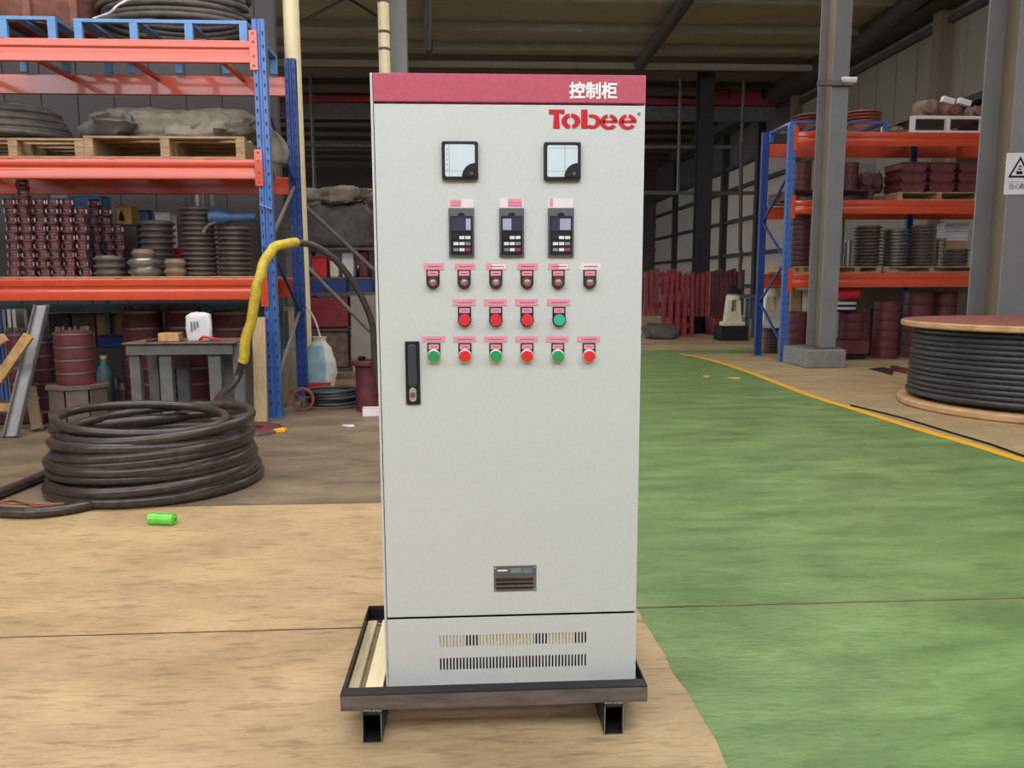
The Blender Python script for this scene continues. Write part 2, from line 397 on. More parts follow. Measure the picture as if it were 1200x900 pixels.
# ---------------------------------------------------------------- H columns
def hcol(n, X, Yf, Yb, wd, m_):
    c = MB().box((X, Yf, 0), (X+wd, Yf+.025, ZC)).box((X, Yb, 0), (X+wd, Yb+.025, ZC)).build('column_%d' % n, m_, kind='structure', bevel=.004)
    MB().box((X+wd/2-.01, Yf+.025, 0), (X+wd/2+.01, Yb, ZC)).build('web', 'column_brown', c); return c  # web colour is browned to paint the shade between the flanges
cA = P(960, 410, 12.5); c1 = hcol(1, cA.x, 12.5, 13.0, P(979, 410, 12.5).x-cA.x, 'column_grey')
MB().box((cA.x-.3, 12.28, 0), (cA.x+.36, 13.28, .3)).build('concrete_plinth', 'plinth', c1, bevel=.02)
MB().box((cA.x-.14, 12.42, .3), (cA.x+.36, 13.1, .33)).build('base_plate', 'steel_dark', c1)
cp = P(995, 97, 12.49)
MB().box((cA.x-.25, 12.4, cp.z-.06), (cA.x+.3, 12.5, cp.z+.02)).build('bracket', 'steel_dark', c1)
MB().cyl((cA.x+.12, 12.42, cp.z+.03), (cA.x+.34, 12.4, cp.z+.02), .045, 12).build('camera_body', 'paper', c1, smooth=40)
cB = P(1183, 195, 9.9); c2 = hcol(2, cB.x, 9.9, 10.53, .5, 'column_grey')
c3x = P(457, 40, 12).x; c3 = hcol(3, c3x, 12, 12.2, .24, 'column_grey')
# warning sign on the right column
s0 = P(1181, 179, 9.88); s1 = P(1210, 228, 9.88); SW = .36; SH = s0.z-s1.z
sg = thing('warning_sign', (s0.x, 9.88, s1.z), 'small white warning sign with black triangle on right steel column', 'sign')
MB().box((s0.x, 9.885, s1.z), (s0.x+SW, 9.9, s0.z)).build('plate', 'paper', sg)
cx_ = s0.x+SW/2; zt = s0.z-.05; zb = s0.z-.33; e = .026
def tri(r, cy): return [(cx_, cy+r), (cx_-r*.92, cy-r*.62), (cx_+r*.92, cy-r*.62)]
cyc = zb+.12; o_ = tri(.165, cyc); i_ = tri(.125, cyc)
m_ = MB()
for k in range(3):
    k2 = (k+1) % 3; m_.prism([o_[k], o_[k2], i_[k2], i_[k]], 'y', 9.878, 9.885)
m_.build('triangle', 'slot_black', sg)
m_ = MB().box((cx_-.04, 9.88, cyc-.06), (cx_+.04, 9.885, cyc-.02)).box((cx_-.02, 9.88, cyc-.005), (cx_+.02, 9.885, cyc+.012)).box((cx_-.012, 9.88, cyc+.03), (cx_+.02, 9.885, cyc+.05)); m_.build('pictogram', 'slot_black', sg)
MB().box((s0.x+.03, 9.88, s1.z+.16), (s0.x+SW-.03, 9.885, s1.z+.165)).build('rule', 'print_grey', sg)
def text(s, size, loc, m_, parent, name='lettering', bold=0.0, ext=.0006, sx=1.0):
    c = bpy.data.curves.new(name, 'FONT'); c.body = s; c.size = size; c.extrude = ext
    t = bpy.data.objects.new(name, c); C.objects.link(t)
    dg = bpy.context.evaluated_depsgraph_get(); me0 = bpy.data.meshes.new_from_object(t.evaluated_get(dg))
    vs0 = [v.co.copy() for v in me0.vertices]; fs0 = [tuple(p.vertices) for p in me0.polygons]
    bpy.data.objects.remove(t); bpy.data.curves.remove(c); bpy.data.meshes.remove(me0)
    m = MB(); sh = [(0, 0)] if not bold else [(a*bold, b*bold) for a in (-1, 0, 1) for b in (-1, 0, 1)]
    for k, (a, b) in enumerate(sh): m.add([(loc[0]+(v.x*sx)+a, loc[1]+v.z*-1-.00003*k, loc[2]+v.y+b) for v in vs0], fs0)
    return m.build(name, m_, parent, kind='stuff') if False else m.build(name, m_, parent)
text('当心', .085, (s0.x+.04, 9.883, s1.z+.075), 'slot_black', sg)
text('触电', .085, (s0.x+.2, 9.883, s1.z+.075), 'slot_black', sg)

# pipes
p0 = G(356, 458)
tag(MB().cyl((p0.x+.03, p0.y, 0), (p0.x+.03, p0.y, ZC-.01), .1, 20).build('down_pipe', 'cream_pipe', origin=(p0.x, p0.y, 0), smooth=40), 'cream vertical pipe standing behind the blue rack upright', 'pipe')
p1 = P(450, 40, 11.6)
pp = thing('down_pipe', (p1.x, 11.6, 0), 'cream wrapped pipe beside grey column above the cabinet', 'pipe')
MB().cyl((p1.x, 11.6, 0), (p1.x, 11.6, ZC-.01), .082, 20).build('pipe', 'cream_pipe', pp, smooth=40)
for q in (40, 60, 4):
    z = P(450, q, 11.6).z; MB().lathe([(.083, z), (.09, z+.01), (.09, z+.03), (.083, z+.04)], (p1.x, 11.6, 0), 20).build('clamp_band', 'steel_dark', pp, smooth=40)
cw = P(497, 0, 12.6)
tag(MB().tube(smoothpath([(cw.x, 12.6, 7.95), (cw.x+.03, 12.6, 6.8), (cw.x+.06, 12.6, 5.9), (cw.x+.05, 12.6, 5.0)]), .05, 8).build('hanging_cable', 'girt_dark', smooth=40), 'dark cable hanging from the roof above the cabinet', 'cable')

# overhead crane in the far bay
YC = 27.0
a = P(740, 117, YC); b = P(945, 121, YC)
cr = thing('overhead_crane', (5, YC, a.z-.3), 'red overhead crane girder spanning the far bay', 'crane')
MB().box((XL+.3, YC, P(850, 123, YC).z), (XR-.4, YC+.5, P(850, 116, YC).z)).build('girder', 'crane_red', cr)
MB().box((XL+.3, YC+.1, P(850, 140, YC).z), (XR-.4, YC+.4, P(850, 124, YC).z)).build('lower_beam', 'grey_paint', cr)
h0 = P(855, 116, YC); h1 = P(894, 95, YC)
MB().prism([(h0.x, h0.z), (h1.x+.05, h0.z), (h1.x-.1, h1.z), (h0.x+.15, h1.z)], 'y', YC+.05, YC+.45).build('hoist', 'crane_red', cr)
h2 = P(830, 116, YC); h3 = P(855, 104, YC)
MB().box((h2.x, YC+.1, h2.z), (h3.x-.02, YC+.4, h3.z)).build('hoist_motor', 'crane_red', cr)
# pipe frame of the far doorway
YF = 25.0; r_ = .06
za = P(780, 172, YF).z; zb_ = P(780, 226, YF).z
pf = thing('pipe_rail_frame', (4, YF, zb_), 'grey pipe rails hung across the dark far bay', 'rails')
for z in (za, zb_): MB().cyl((-9, YF, z), (P(885, 200, YF).x, YF, z), r_, 8).build('rail', 'grey_paint', pf, smooth=40)
for xp in (368, 795, 868): x = P(xp, 200, YF).x; MB().cyl((x, YF, zb_), (x, YF, ZC-.2), .05, 8).build('hanger', 'grey_paint', pf, smooth=40)
x = P(822, 250, 24.6).x
hcol(4, x-.2, 24.4, 24.8, .46, 'girt_dark')

# ================================================================ CONTROL CABINET
CX0, CY, CZ0, CW, CH = -.2778, 2.338, .13, .8, 1.8935
cab = thing('control_cabinet', (CX0+CW/2, CY+.27, CZ0), 'tall light grey electrical control cabinet with red header on steel skid', 'cabinet')
X1, Z1 = CX0+CW, CZ0+CH
def F(x, y): q = P(x, y, CY); return q.x, q.z
zh = F(600, 121.5)[1]; zd = F(600, 721.5)[1]
MB().box((CX0-.010, CY+.022, CZ0), (CX0+.0, CY+.54, Z1+.002)).box((X1-.002, CY+.022, CZ0), (X1+.003, CY+.54, Z1+.002)).box((CX0, CY+.52, CZ0), (X1, CY+.54, Z1)).box((CX0, CY+.022, Z1-.01), (X1, CY+.54, Z1+.002)).box((CX0, CY+.1, CZ0), (X1, CY+.52, CZ0+.01)).box((CX0, CY+.022, zh-.01), (X1, CY+.03, zh+.01)).box((CX0, CY+.06, CZ0), (X1, CY+.065, zh)).build('body', 'cab_grey', cab)
MB().box((CX0-.009, CY+.004, CZ0), (CX0-.0015, CY+.03, Z1+.001)).build('side_edge', 'cab_grey', cab, bevel=.002)
MB().box((CX0, CY, zh+.004), (X1, CY+.03, Z1)).build('header_panel', 'cab_red', cab, bevel=.002)
door = MB().box((CX0+.001, CY, zd+.004), (X1-.001, CY+.025, zh-.003)).build('door', 'cab_grey', cab, bevel=.002)
# plinth panel with two rows of real slots
n = 45; sx0, sx1 = F(515, 750)[0], F(689, 745)[0]; pitch = (sx1-sx0)/n; sw = pitch*.5
rows = [(F(600, 783)[1]-.001, F(600, 769)[1]), (F(600, 755)[1]-.003, F(600, 742.5)[1]-.001)]
m_ = MB(); zz = CZ0+.001
for (za_, zb2) in rows:
    m_.box((CX0, CY, zz), (X1, CY+.005, za_))
    m_.box((CX0, CY, za_), (sx0, CY+.005, zb2)).box((sx1, CY, za_), (X1, CY+.005, zb2))
    for i in range(n): m_.box((sx0+i*pitch+sw, CY, za_), (sx0+(i+1)*pitch, CY+.005, zb2))
    zz = zb2
m_.box((CX0, CY, zz), (X1, CY+.005, zd-.004))
m_.build('base_panel', 'cab_grey', cab)
MB().box((CX0+.005, CY+.03, CZ0+.02), (X1-.005, CY+.032, zd-.01)).build('interior_shade_sheet', 'cab_dark', cab)  # near-black sheet standing in for the shade inside the cabinet
m_ = MB()
for i0, i1 in ((0, 8), (12, 28.4), (33, 41)): m_.box((sx0+i0*pitch-.002, CY+.0055, rows[1][0]-.008), (sx0+i1*pitch, CY+.008, rows[1][1]+.008))
m_.build('backing_board', 'pale_wood', cab, label='beige board seen through upper vent slots')
FY = CY-.0005
# header writing
x, z = F(667, 116.5)
text('控制柜', F(600, 95)[1]-z-.001, (x, CY-.0008, z+.007), 'white_print', cab, 'lettering', bold=.0012, sx=.97)
# logo lettering (cut slab letters)
lg = MB()
def LP(u, v_): q = F(640+u/10, 90+v_/10); return q
def strip(pts_o, pts_i):
    for k in range(len(pts_o)-1):
        lg.prism([LP(*pts_o[k]), LP(*pts_o[k+1]), LP(*pts_i[k+1]), LP(*pts_i[k])], 'y', CY-.002, CY-.0002)
def poly(pts): lg.prism([LP(*q) for q in pts], 'y', CY-.002, CY-.0002)
def arc(cx, cy, ro, ri, a0, a1, n=14):
    po, pi_ = [], []
    for k in range(n+1):
        t = math.radians(a0+(a1-a0)*k/n); po.append((cx+ro[0]*math.cos(t), cy-ro[1]*math.sin(t))); pi_.append((cx+ri[0]*math.cos(t), cy-ri[1]*math.sin(t)))
    strip(po, pi_)
poly([(32, 385), (215, 385), (215, 440), (150, 425), (160, 605), (80, 605), (92, 440), (32, 440)])
arc(290, 520, (110, 90), (46, 46), 100, 262); arc(290, 520, (110, 90), (46, 46), -78, 88)
poly([(410, 385), (485, 385), (485, 605), (410, 605)])
arc(540, 525, (100, 85), (42, 46), -135, 118)
for ex in (735, 955):
    arc(ex, 530, (105, 90), (50, 52), 100, 325, 18); arc(ex, 530, (105, 90), (50, 52), 8, 82, 8)
    poly([(ex-70, 512), (ex+104, 512), (ex+104, 540), (ex-70, 540)])
lg.build('logo_lettering', 'logo_red', cab)
x, z = F(747, 134); text('®', .013, (x, CY-.0005, z-.004), 'print_grey', cab, 'registered_mark')
# panel meters
def rrect(x0, x1, z0, z1, r, n=5):
    out = []
    for cx, cz, a0 in ((x1-r, z1-r, 0), (x0+r, z1-r, 90), (x0+r, z0+r, 180), (x1-r, z0+r, 270)):
        for k in range(n+1):
            t = math.radians(a0+90*k/n); out.append((cx+r*math.cos(t), cz+r*math.sin(t)))
    return out
def meter(px0, px1, py0, py1, kind):
    (xa, zt), (xb, zb) = F(px0, py0), F(px1, py1)
    mt = MB().prism(rrect(xa, xb, zb, zt, .006), 'y', CY-.012, CY).build('panel_meter', 'black_plastic', cab, bevel=.002)
    w_ = xb-xa; t = w_*.09
    MB().prism(rrect(xa+t, xb-t*1.0, zb+t, zt-t, .006), 'y', CY-.0135, CY-.012).build('dial', 'meter_white', mt)
    R = w_*.37; cxx, czz = xb-t*.9, zb+t*.9
    arcp = [(cxx, czz)]+[(cxx+R*math.cos(math.radians(a)), czz+R*math.sin(math.radians(a))) for a in range(90, 181, 10)]
    MB().prism(arcp, 'y', CY-.0155, CY-.0135).build('corner_cover', 'black_plastic', mt)
    MB().cyl((cxx-R*.28, CY-.017, czz+R*.25), (cxx-R*.28, CY-.0155, czz+R*.25), .0045, 12).build('screw', 'steel', mt, smooth=40)
    ln = MB(); y0_, y1_ = CY-.0139, CY-.0135
    if kind == 0:
        ln.box((xa+t*2.2, y0_, zb+t), (xa+t*2.3, y1_, zt-t)); ln.box((xa+t, y0_, zb+t*2.6), (cxx-R, y1_, zb+t*2.7))
        for q in range(5): ln.box((xa+t*1.5, y0_, zb+t*(2.9+q*1.5)), (xa+t*1.9, y1_, zb+t*(3.2+q*1.5)))
    else:
        ln.box((xa+w_*.56, y0_, zb+t), (xa+w_*.57, y1_, zt-t)); ln.box((xa+t, y0_, zb+t*2.6), (cxx-R, y1_, zb+t*2.7)); ln.box((xa+t, y0_, zt-t*1.9), (xb-t, y1_, zt-t*1.8))
    ln.build('dial_marks', 'print_grey', mt)
meter(517.5, 560.5, 166, 211.5, 0); meter(637, 680, 167, 212, 1)
# drive keypads
def keypad(px0, px1, lab, li, split):
    (xa, zt), (xb, zb) = F(px0, 244), F(px1, 301)
    w_, h_ = xb-xa, zt-zb
    kp = MB().box((xa, CY-.008, zb), (xb, CY, zt)).build('drive_keypad', 'grey_plastic', cab, bevel=.0015)
    MB().box((xa+w_*.07, CY-.012, zb+h_*.05), (xb-w_*.07, CY-.008, zt-h_*.16)).build('inner_panel', 'black_plastic', kp, bevel=.001)
    cxx = (xa+xb)/2
    MB().prism([(cxx-.011, zt-h_*.17)]+[(cxx+.011*math.cos(math.radians(a)), zt-h_*.17+.011*math.sin(math.radians(a))) for a in range(180, -1, -20)], 'y', CY-.010, CY-.008).build('notch', 'slot_black', kp)
    MB().box((xa+w_*.11, CY-.0135, zb+h_*.53), (xb-w_*.1, CY-.012, zt-h_*.2)).build('screen', 'screen', kp)
    sa, sb = ((.68, .86), (.13, .48), (.45, .86))[li]
    MB().box((xa+w_*sa, CY-.0138, zb+h_*.55), (xa+w_*sb, CY-.0135, zt-h_*.22)).build('pale_display_area', 'display', kp)  # pale lilac part of the screen, plain surface colour
    cols = [['black_plastic', 'key_white', 'key_white'], ['key_white', 'key_white', 'key_grey'], ['key_grey', 'key_white', 'key_red']]
    for r in range(3):
        for c in range(3):
            x = xa+w_*(.18+c*.235); z = zb+h_*(.4-r*.125)
            MB().box((x, CY-.014, z-.0055), (x+w_*.2, CY-.012, z+.0035)).build('key', cols[r][c], kp, bevel=.0008)
    zt2 = F(600, 232.5 if li != 0 else 233.5)[1]
    lb = MB().box((xa+.0015, CY-.0015, zt+.001), (xb-.0015, CY, zt2)).build('name_label', 'pink_pale', cab)
    a, b = split
    MB().box((xa+w_*a, CY-.002, zt+.004), (xa+w_*b, CY-.0015, zt2-.001)).build('pink_field', 'pink', lb)
    for q in range(2): MB().box((xa+w_*(a+.05), CY-.0023, zt+.007+q*.008), (xa+w_*(b-.05), CY-.002, zt+.009+q*.008)).build('small_print', 'pink_ink', lb)
keypad(525.5, 556, 0, 0, (.05, .5)); keypad(585, 614, 0, 1, (.35, .93)); keypad(642, 672, 0, 2, (.07, .2))
# lamps and buttons
def station(px, pyc, ptop, ly0, ly1, kind, pale=0.0):
    xc, zc = F(px, pyc); r = .0205
    plt_top = F(px, ptop)[1]; hw = .0198
    col = 'plate_maroon' if kind == 'lamp' else 'black_plastic'
    nm = 'indicator_lamp' if kind == 'lamp' else 'push_button'
    ply = [(xc-hw, plt_top), (xc+hw, plt_top)]+[(xc+hw*math.cos(math.radians(a)), zc+hw*math.sin(math.radians(a))) for a in range(0, -181, -15)]
    st = MB().prism(ply, 'y', CY-.003, CY).build(nm, col, cab, bevel=.0008)
    MB().box((xc-hw*.78, CY-.004, plt_top-.0185), (xc+hw*.78, CY-.003, plt_top-.004)).build('legend_plate', 'pink', st)
    MB().box((xc-hw*.5, CY-.0045, plt_top-.0128), (xc+hw*.5, CY-.004, plt_top-.0098)).build('small_print', 'pink_ink', st)
    if kind == 'lamp':
        MB().lathe([(.0185, -.003), (.0185, -.012), (.0135, -.013), (.013, -.006)], (xc, CY, zc), 28, 'y', cap=False).build('collar', 'plate_maroon', st, smooth=35)
        MB().lathe([(.0135, -.004), (.0135, -.008), (.010, -.013), (.005, -.0155), (.0001, -.0162)], (xc, CY, zc), 24, 'y').build('lens', 'lamp_dark', st, smooth=60)
        MB().lathe([(.0145, -.0125), (.0145, -.0138), (.0125, -.0138), (.0125, -.0125)], (xc, CY, zc), 28, 'y', closed=True).build('bright_ring', 'steel', st, smooth=40)
    else:
        MB().lathe([(.0205, -.003), (.0205, -.010), (.0175, -.011), (.017, -.006)], (xc, CY, zc), 28, 'y', cap=False).build('collar', 'chrome' if kind[-1] == '3' else 'black_plastic', st, smooth=35)
        MB().lathe([(.0172, -.004), (.0172, -.017), (.016, -.019), (.010, -.0195), (.0001, -.0195)], (xc, CY, zc), 28, 'y').build('cap', {'r': 'button_red', 'g': 'button_green', 't': 'button_teal'}[kind[0]], st, smooth=50)
    za, zb = F(px, ly0)[1], F(px, ly1)[1]; xa, xb = F(px-11.5, ly0)[0], F(px+13, ly0)[0]
    if ly0 > 340: xa, xb = F(px-14, ly0)[0], F(px+13, ly0)[0]
    lb = MB().box((xa, CY-.0015, zb), (xb, CY, za)).build('name_label', 'pink' if pale < .9 else 'pink_pale', cab)
    if 0 < pale < .9: MB().box((xa+(xb-xa)*(1-pale), CY-.002, zb+.002), (xb-.002, CY-.0015, za-.002)).build('pale_field', 'pink_pale', lb)  # paler field over part of the pink label
    zz = (za+zb)/2
    MB().box((xa+(xb-xa)*.2, CY-.0024, zz-.0016), (xa+(xb-xa)*.85, CY-.002, zz+.0014)).build('small_print', 'pink_ink', lb)
for px, pl in zip((507.5, 544, 581, 617.5, 654, 691), (0, 0, .7, 0, .5, 1)): station(px, 331, 316, 308.5, 316, 'lamp', pl)
for px, k in zip((544.5, 581, 617.5, 655), 'rrrt'): station(px, 375, 359.5, 350.5, 358.5, k+'2')
for px, k in zip((508.5, 545, 581, 617.5, 653.5, 690), 'grgrgr'): station(px, 417, 402, 394, 401, k+'3')
# door handle
(xa, zt), (xb, zb) = F(474.5, 400), F(493, 473.5)
dh = MB().prism(rrect(xa, xb, zb, zt, .004), 'y', CY-.006, CY).build('door_handle', 'black_plastic', cab, bevel=.001)
MB().prism(rrect(xa+.009, xb-.009, zb+.055, zt-.008, .012), 'y', CY-.018, CY-.006).build('lever', 'dark_plastic', dh, bevel=.003)
MB().prism(rrect(xa+.011, xb-.012, zb+.009, zb+.052, .01), 'y', CY-.012, CY-.006).build('chrome_lock', 'chrome', dh, bevel=.001)
MB().lathe([(.009, -.0125), (.008, -.014), (.003, -.014)], ((xa+xb)/2-.0005, CY, zb+.03), 20, 'y').build('keyhole', 'weld', dh, smooth=40)
# rating plate
(xa, zt), (xb, zb) = F(578.5, 663.5), F(628.5, 692)
rp = MB().box((xa, CY-.0015, zb), (xb, CY, zt)).build('rating_plate', 'grey_paint', cab)
wv, hv = xb-xa, zt-zb
for (a, b, c, d, mm) in ((.09, .32, .8, .86, 'white_print'), (.4, .64, .74, .9, 'key_grey'), (.05, .9, .62, .68, 'teal'), (.05, .93, .4, .52, 'plate_maroon'), (.05, .93, .26, .34, 'slot_black'), (.05, .93, .1, .17, 'slot_black'), (.68, .9, .7, .9, 'print_grey')):
    MB().box((xa+wv*a, CY-.002, zb+hv*c), (xa+wv*b, CY-.0015, zb+hv*d)).build('plate_print', mm, rp)
for a in (.04, .96):
    for c in (.07, .93): MB().cyl((xa+wv*a, CY-.0025, zb+hv*c), (xa+wv*a, CY-.0015, zb+hv*c), .0022, 8).build('rivet', 'chrome', rp)
# screw at the door foot
# steel skid under it
fr = thing('steel_skid', (.06, 2.6, 0), 'black angle steel skid with two square tube runners under the cabinet', 'skid')
fxa, fxb, fya, fyb = -.42, .545, 2.262, 2.93
z0, z1 = .098, .152
MB().box((fxa, fya, z0), (fxb, fya+.005, z1-.005)).build('front_web', 'skid_face', fr, bevel=.001)
MB().box((fxa, fya, z1-.0048), (fxb, fya+.044, z1)).build('front_flange', 'skid_black', fr, bevel=.001)
MB().box((fxa, fyb-.005, z0), (fxb, fyb, z1)).box((fxa, fyb-.05, z0), (fxb, fyb, z0+.005)).build('rear_angle', 'raw_steel', fr, bevel=.001)
MB().box((fxa, fya+.005, z0+.005), (fxa+.005, fyb-.005, z1)).box((fxa+.005, fya+.05, z0), (fxa+.05, fyb-.05, z0+.005)).build('side_angle', 'raw_steel', fr, bevel=.001)
MB().box((fxb-.005, fya+.005, z0+.005), (fxb, fyb-.005, z1)).box((fxb-.05, fya+.05, z0), (fxb-.005, fyb-.05, z0+.005)).build('side_angle', 'raw_steel', fr, bevel=.001)
for xa, xb in ((-.352, -.292), (.405, .466)):
    t = .004; h = z0-.001
    m_ = MB().box((xa, 2.245, 0), (xa+t, 2.95, h)).box((xb-t, 2.245, 0), (xb, 2.95, h)).box((xa+t, 2.245, 0), (xb-t, 2.95, t)).box((xa+t, 2.245, h-t), (xb-t, 2.95, h))
    m_.build('runner_tube', 'raw_steel', fr)
    m_ = MB().box((xa, 2.2435, 0), (xa+.0025, 2.2449, h)).box((xb-.0025, 2.2435, 0), (xb, 2.2449, h)).box((xa+.0025, 2.2435, 0), (xb-.0025, 2.2449, .0025)); m_.build('cut_edge', 'galv', fr)
    m_ = MB()
    for k in range(6): m_.blob((xa+.006+k*.0096, 2.258, h+.002), (.006, .006, .004), .3, 60, seed=k, nu=8, nv=5)
    m_.build('weld_bead', 'weld', fr, smooth=60)
MB().cyl((-.38, 2.85, z0+.012), (-.28, 2.83, z0+.012), .006, 8).build('weld_bead', 'weld', fr)
for pxs, ztop, mm, lb in (((408.5, 424.5, 438, 430), .122, 'strip_wood', 'grey weathered timber strip lying along the skid edge'), ((425, 433, 442, 438.5), .108, 'weathered_wood', 'dark thin batten between the two timber strips in skid'), ((433.5, 456, 458, 442.5), .124, 'pale_wood', 'pale new timber strip lying under the cabinet edge')):
    qd = [G(pxs[0], 800, ztop), G(pxs[1], 800, ztop), G(pxs[2], 736, ztop), G(pxs[3], 736, ztop)]
    xa = (qd[0].x+qd[3].x)/2; xb = (qd[1].x+qd[2].x)/2
    tag(MB().box((xa, 2.33, z0+.006), (xb, 2.86, ztop)).build('timber_strip', mm, origin=((xa+xb)/2, 2.6, z0+.006), bevel=.002), lb, 'timber')
for x in (-.2, .45):
    tag(MB().box((x-.03, fya+.09, z0+.006), (x+.03, fyb-.06, .129)).build('support_batten', 'weathered_wood', origin=(x, 2.6, z0+.006)), ('batten under the cabinet bottom beside the pale strip' if x < 0 else 'batten under the cabinet bottom near the green floor'), 'timber')

# ================================================================ RACKS
def beam_profile(yf, z0, z1, s):
    h = z1-z0
    return [(yf, z0), (yf, z0+h*.42), (yf+s*.012, z0+h*.46), (yf+s*.012, z0+h*.62), (yf+s*.0, z0+h*.66), (yf, z1-.01), (yf+s*.008, z1), (yf+s*.05, z1), (yf+s*.05, z0)]
def upright(root, X, Y, w_, d_, H, mm, holes=True, base=True):
    g = w_*.16
    m_ = MB()
    prof = [(X, Y+d_), (X, Y), (X+w_*.34, Y), (X+w_*.42, Y+.012), (X+w_*.58, Y+.012), (X+w_*.66, Y), (X+w_, Y), (X+w_, Y+d_), (X+w_-.006, Y+d_), (X+w_-.006, Y+.02), (X+.006, Y+.02), (X+.006, Y+d_)]
    u = m_.prism(prof, 'z', .005, H).build('upright', mm, root)
    if holes:
        m_ = MB(); z = .15
        while z < H-.04:
            for f in (.17, .83):
                cx = X+w_*f; m_.prism([(cx-.009, z+.02), (cx+.009, z+.02), (cx+.004, z-.02), (cx-.004, z-.02)], 'y', Y-.0015, Y+.001)
            z += .125
        m_.build('slot_holes', 'slot_black', u, kind='stuff')
    if base: MB().box((X-.03, Y-.03, 0), (X+w_+.03, Y+d_+.03, .006)).build('foot_plate', mm, root)
    return u
def rack(name, label, X0, X1, Yf, Yr, w_, d_, H, levels, holes, rear_mat, Hr=None):
    r = thing(name, (X1, Yf, 0), label, 'rack')
    for X in (X0, X1):
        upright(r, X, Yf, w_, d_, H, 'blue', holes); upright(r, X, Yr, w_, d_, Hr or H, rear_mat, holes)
        z = .35; k = 0; xx = X+w_/2
        while z+.75 < H:
            a, b = (Yf+d_, Yr) if k % 2 == 0 else (Yr, Yf+d_)
            MB().bar((xx, a, z), (xx, b, z+.72), .03, .03).build('cross_brace', 'blue_dark' if k % 2 else 'galv', r); z += .75; k += 1
    for (z0, z1) in levels:
        for yy, s in ((Yf+.01, 1), (Yr+d_-.01, -1)):
            b = MB().prism(beam_profile(yy, z0, z1, s), 'x', X0+w_+.002, X1-.002).build('beam', 'orange', r, bevel=.007, smooth=80)
            for X in (X0+w_+.002, X1-.03):
                ya = (yy-.022 if s > 0 else yy-.04)
                xa_, xb_ = (X-.05, X-.002+.028) if X < (X0+X1)/2 else (X, X+.05+.028)
                if s > 0: MB().box((xa_, Yf-.012, z0-.07), (xb_, Yf-.003, z1+.09)).build('beam_connector', 'orange', b)
                if s > 0 and holes: 
                    for zz in (z0-.03, z0+.06, z1-.02, z1+.06): MB().cyl(((xa_+xb_)/2, Yf-.016, zz), ((xa_+xb_)/2, Yf-.012, zz), .012, 8).build('hook_rivet', 'red_paint', b)
        L = X1-X0; nb = max(3, int(L/.95))
        for k in range(nb):
            x = X0+w_+(L-w_)*(k+.5)/nb
            MB().box((x-.03, Yf+.07, z1-.05), (x+.03, Yr+d_-.07, z1-.012)).build('cross_support', 'orange', r)
            if holes: MB().box((x-.035, Yf+.009, z1-.001), (x+.035, Yf+.07, z1+.004)).build('support_clip', 'orange', r)
    return r
# near left rack
YL = 8.2; YLr = 9.55
xl = G(322, 489.5).x
zL = [(P(150, b, YL).z, P(150, a, YL).z) for a, b in ((45, 72), (185.5, 209.5), (326, 352))]
xu0 = P(302, 187, YL).x
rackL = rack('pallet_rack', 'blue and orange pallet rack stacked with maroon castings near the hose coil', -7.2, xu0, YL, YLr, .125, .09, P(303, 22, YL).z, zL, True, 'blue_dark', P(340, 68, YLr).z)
# shelf boards of the near rack
for (z0, z1) in zL:
    pass
# white tape band on upright
zt = P(310, 245, YL).z
o = MB().bar((xu0-.002, YL-.006, zt+.045), (xu0+.127, YL-.006, zt), .004, .035, up=(0, 1, 0)).build('white_tape', 'paper', rackL)

TL = [z1 for z0, z1 in zL]   # shelf tops
EPS = .006
def shelfbox(x0, x1, y0p, y1p, Y):  # world extents from pixels on plane Y
    a, b = P(x0, y1p, Y), P(x1, y0p, Y); return a.x, b.x, a.z, b.z
# wooden pallets
def wood_pallet(X0, X1, Ya, Yb, z, h, label, group=None, mm='wood'):
    r = thing('wooden_pallet', ((X0+X1)/2, (Ya+Yb)/2, z), label, 'pallet', group)
    nb = 5
    for k in range(6):
        y = Ya+(Yb-Ya-.1)*k/5; MB().box((X0, y, z+h-.022), (X1, y+.1, z+h)).build('deck_board', mm, r, bevel=.002)
    for k in range(3):
        x = X0+(X1-X0-.09)*k/2
        MB().box((x, Ya+.002, z+.022), (x+.09, Yb-.002, z+h-.0225)).build('stringer', mm, r, bevel=.002)
    for k in range(3):
        y = Ya+(Yb-Ya-.1)*k/2; MB().box((X0, y, z), (X1, y+.1, z+.0215)).build('bottom_board', mm, r)
    return r
def steel_pallet(X0, X1, Ya, Yb, z, h, label, mm, posts, group=None, name='steel_pallet', t=.05):
    r = thing(name, ((X0+X1)/2, (Ya+Yb)/2, z), label, 'pallet', group)
    for y in (Ya, Yb-t): MB().box((X0, y, z+h-t*.7), (X1, y+t, z+h)).build('top_rail', mm, r, bevel=.003)
    for x in (X0, X1-t): MB().box((x, Ya+t, z+h-t*.7), (x+t, Yb-t, z+h)).build('side_rail', mm, r, bevel=.003)
    for k in range(posts):
        x = X0+(X1-X0-.08)*k/(posts-1)
        for y in (Ya, Yb-t): MB().box((x, y, z), (x+.08, y+t*.9, z+h-t*.7)).build('post', mm, r, bevel=.003)
    for k in range(4):
        x = X0+t+(X1-X0-2*t-.1)*k/3; MB().box((x, Ya+t, z+h-.03), (x+.1, Yb-t, z+h-.005)).build('deck_strip', mm, r)
    return r
z = TL[0]+EPS
a = P(-60, 30, YL+.1); b = P(64, 19, YL+.1)
steel_pallet(a.x, b.x, YL+.1, YLr, z, b.z-z, 'blue steel pallet under the rusty casting on top shelf', 'blue_light', 3)
a = P(86, 30, YL+.1); b = P(289, 24, YL+.1)
bp_top = b.z
steel_pallet(a.x, min(b.x, xu0-.02), YL+.1, YLr, z, b.z-z, 'blue steel pallet under the grey hose coil on top shelf', 'blue_light', 4)
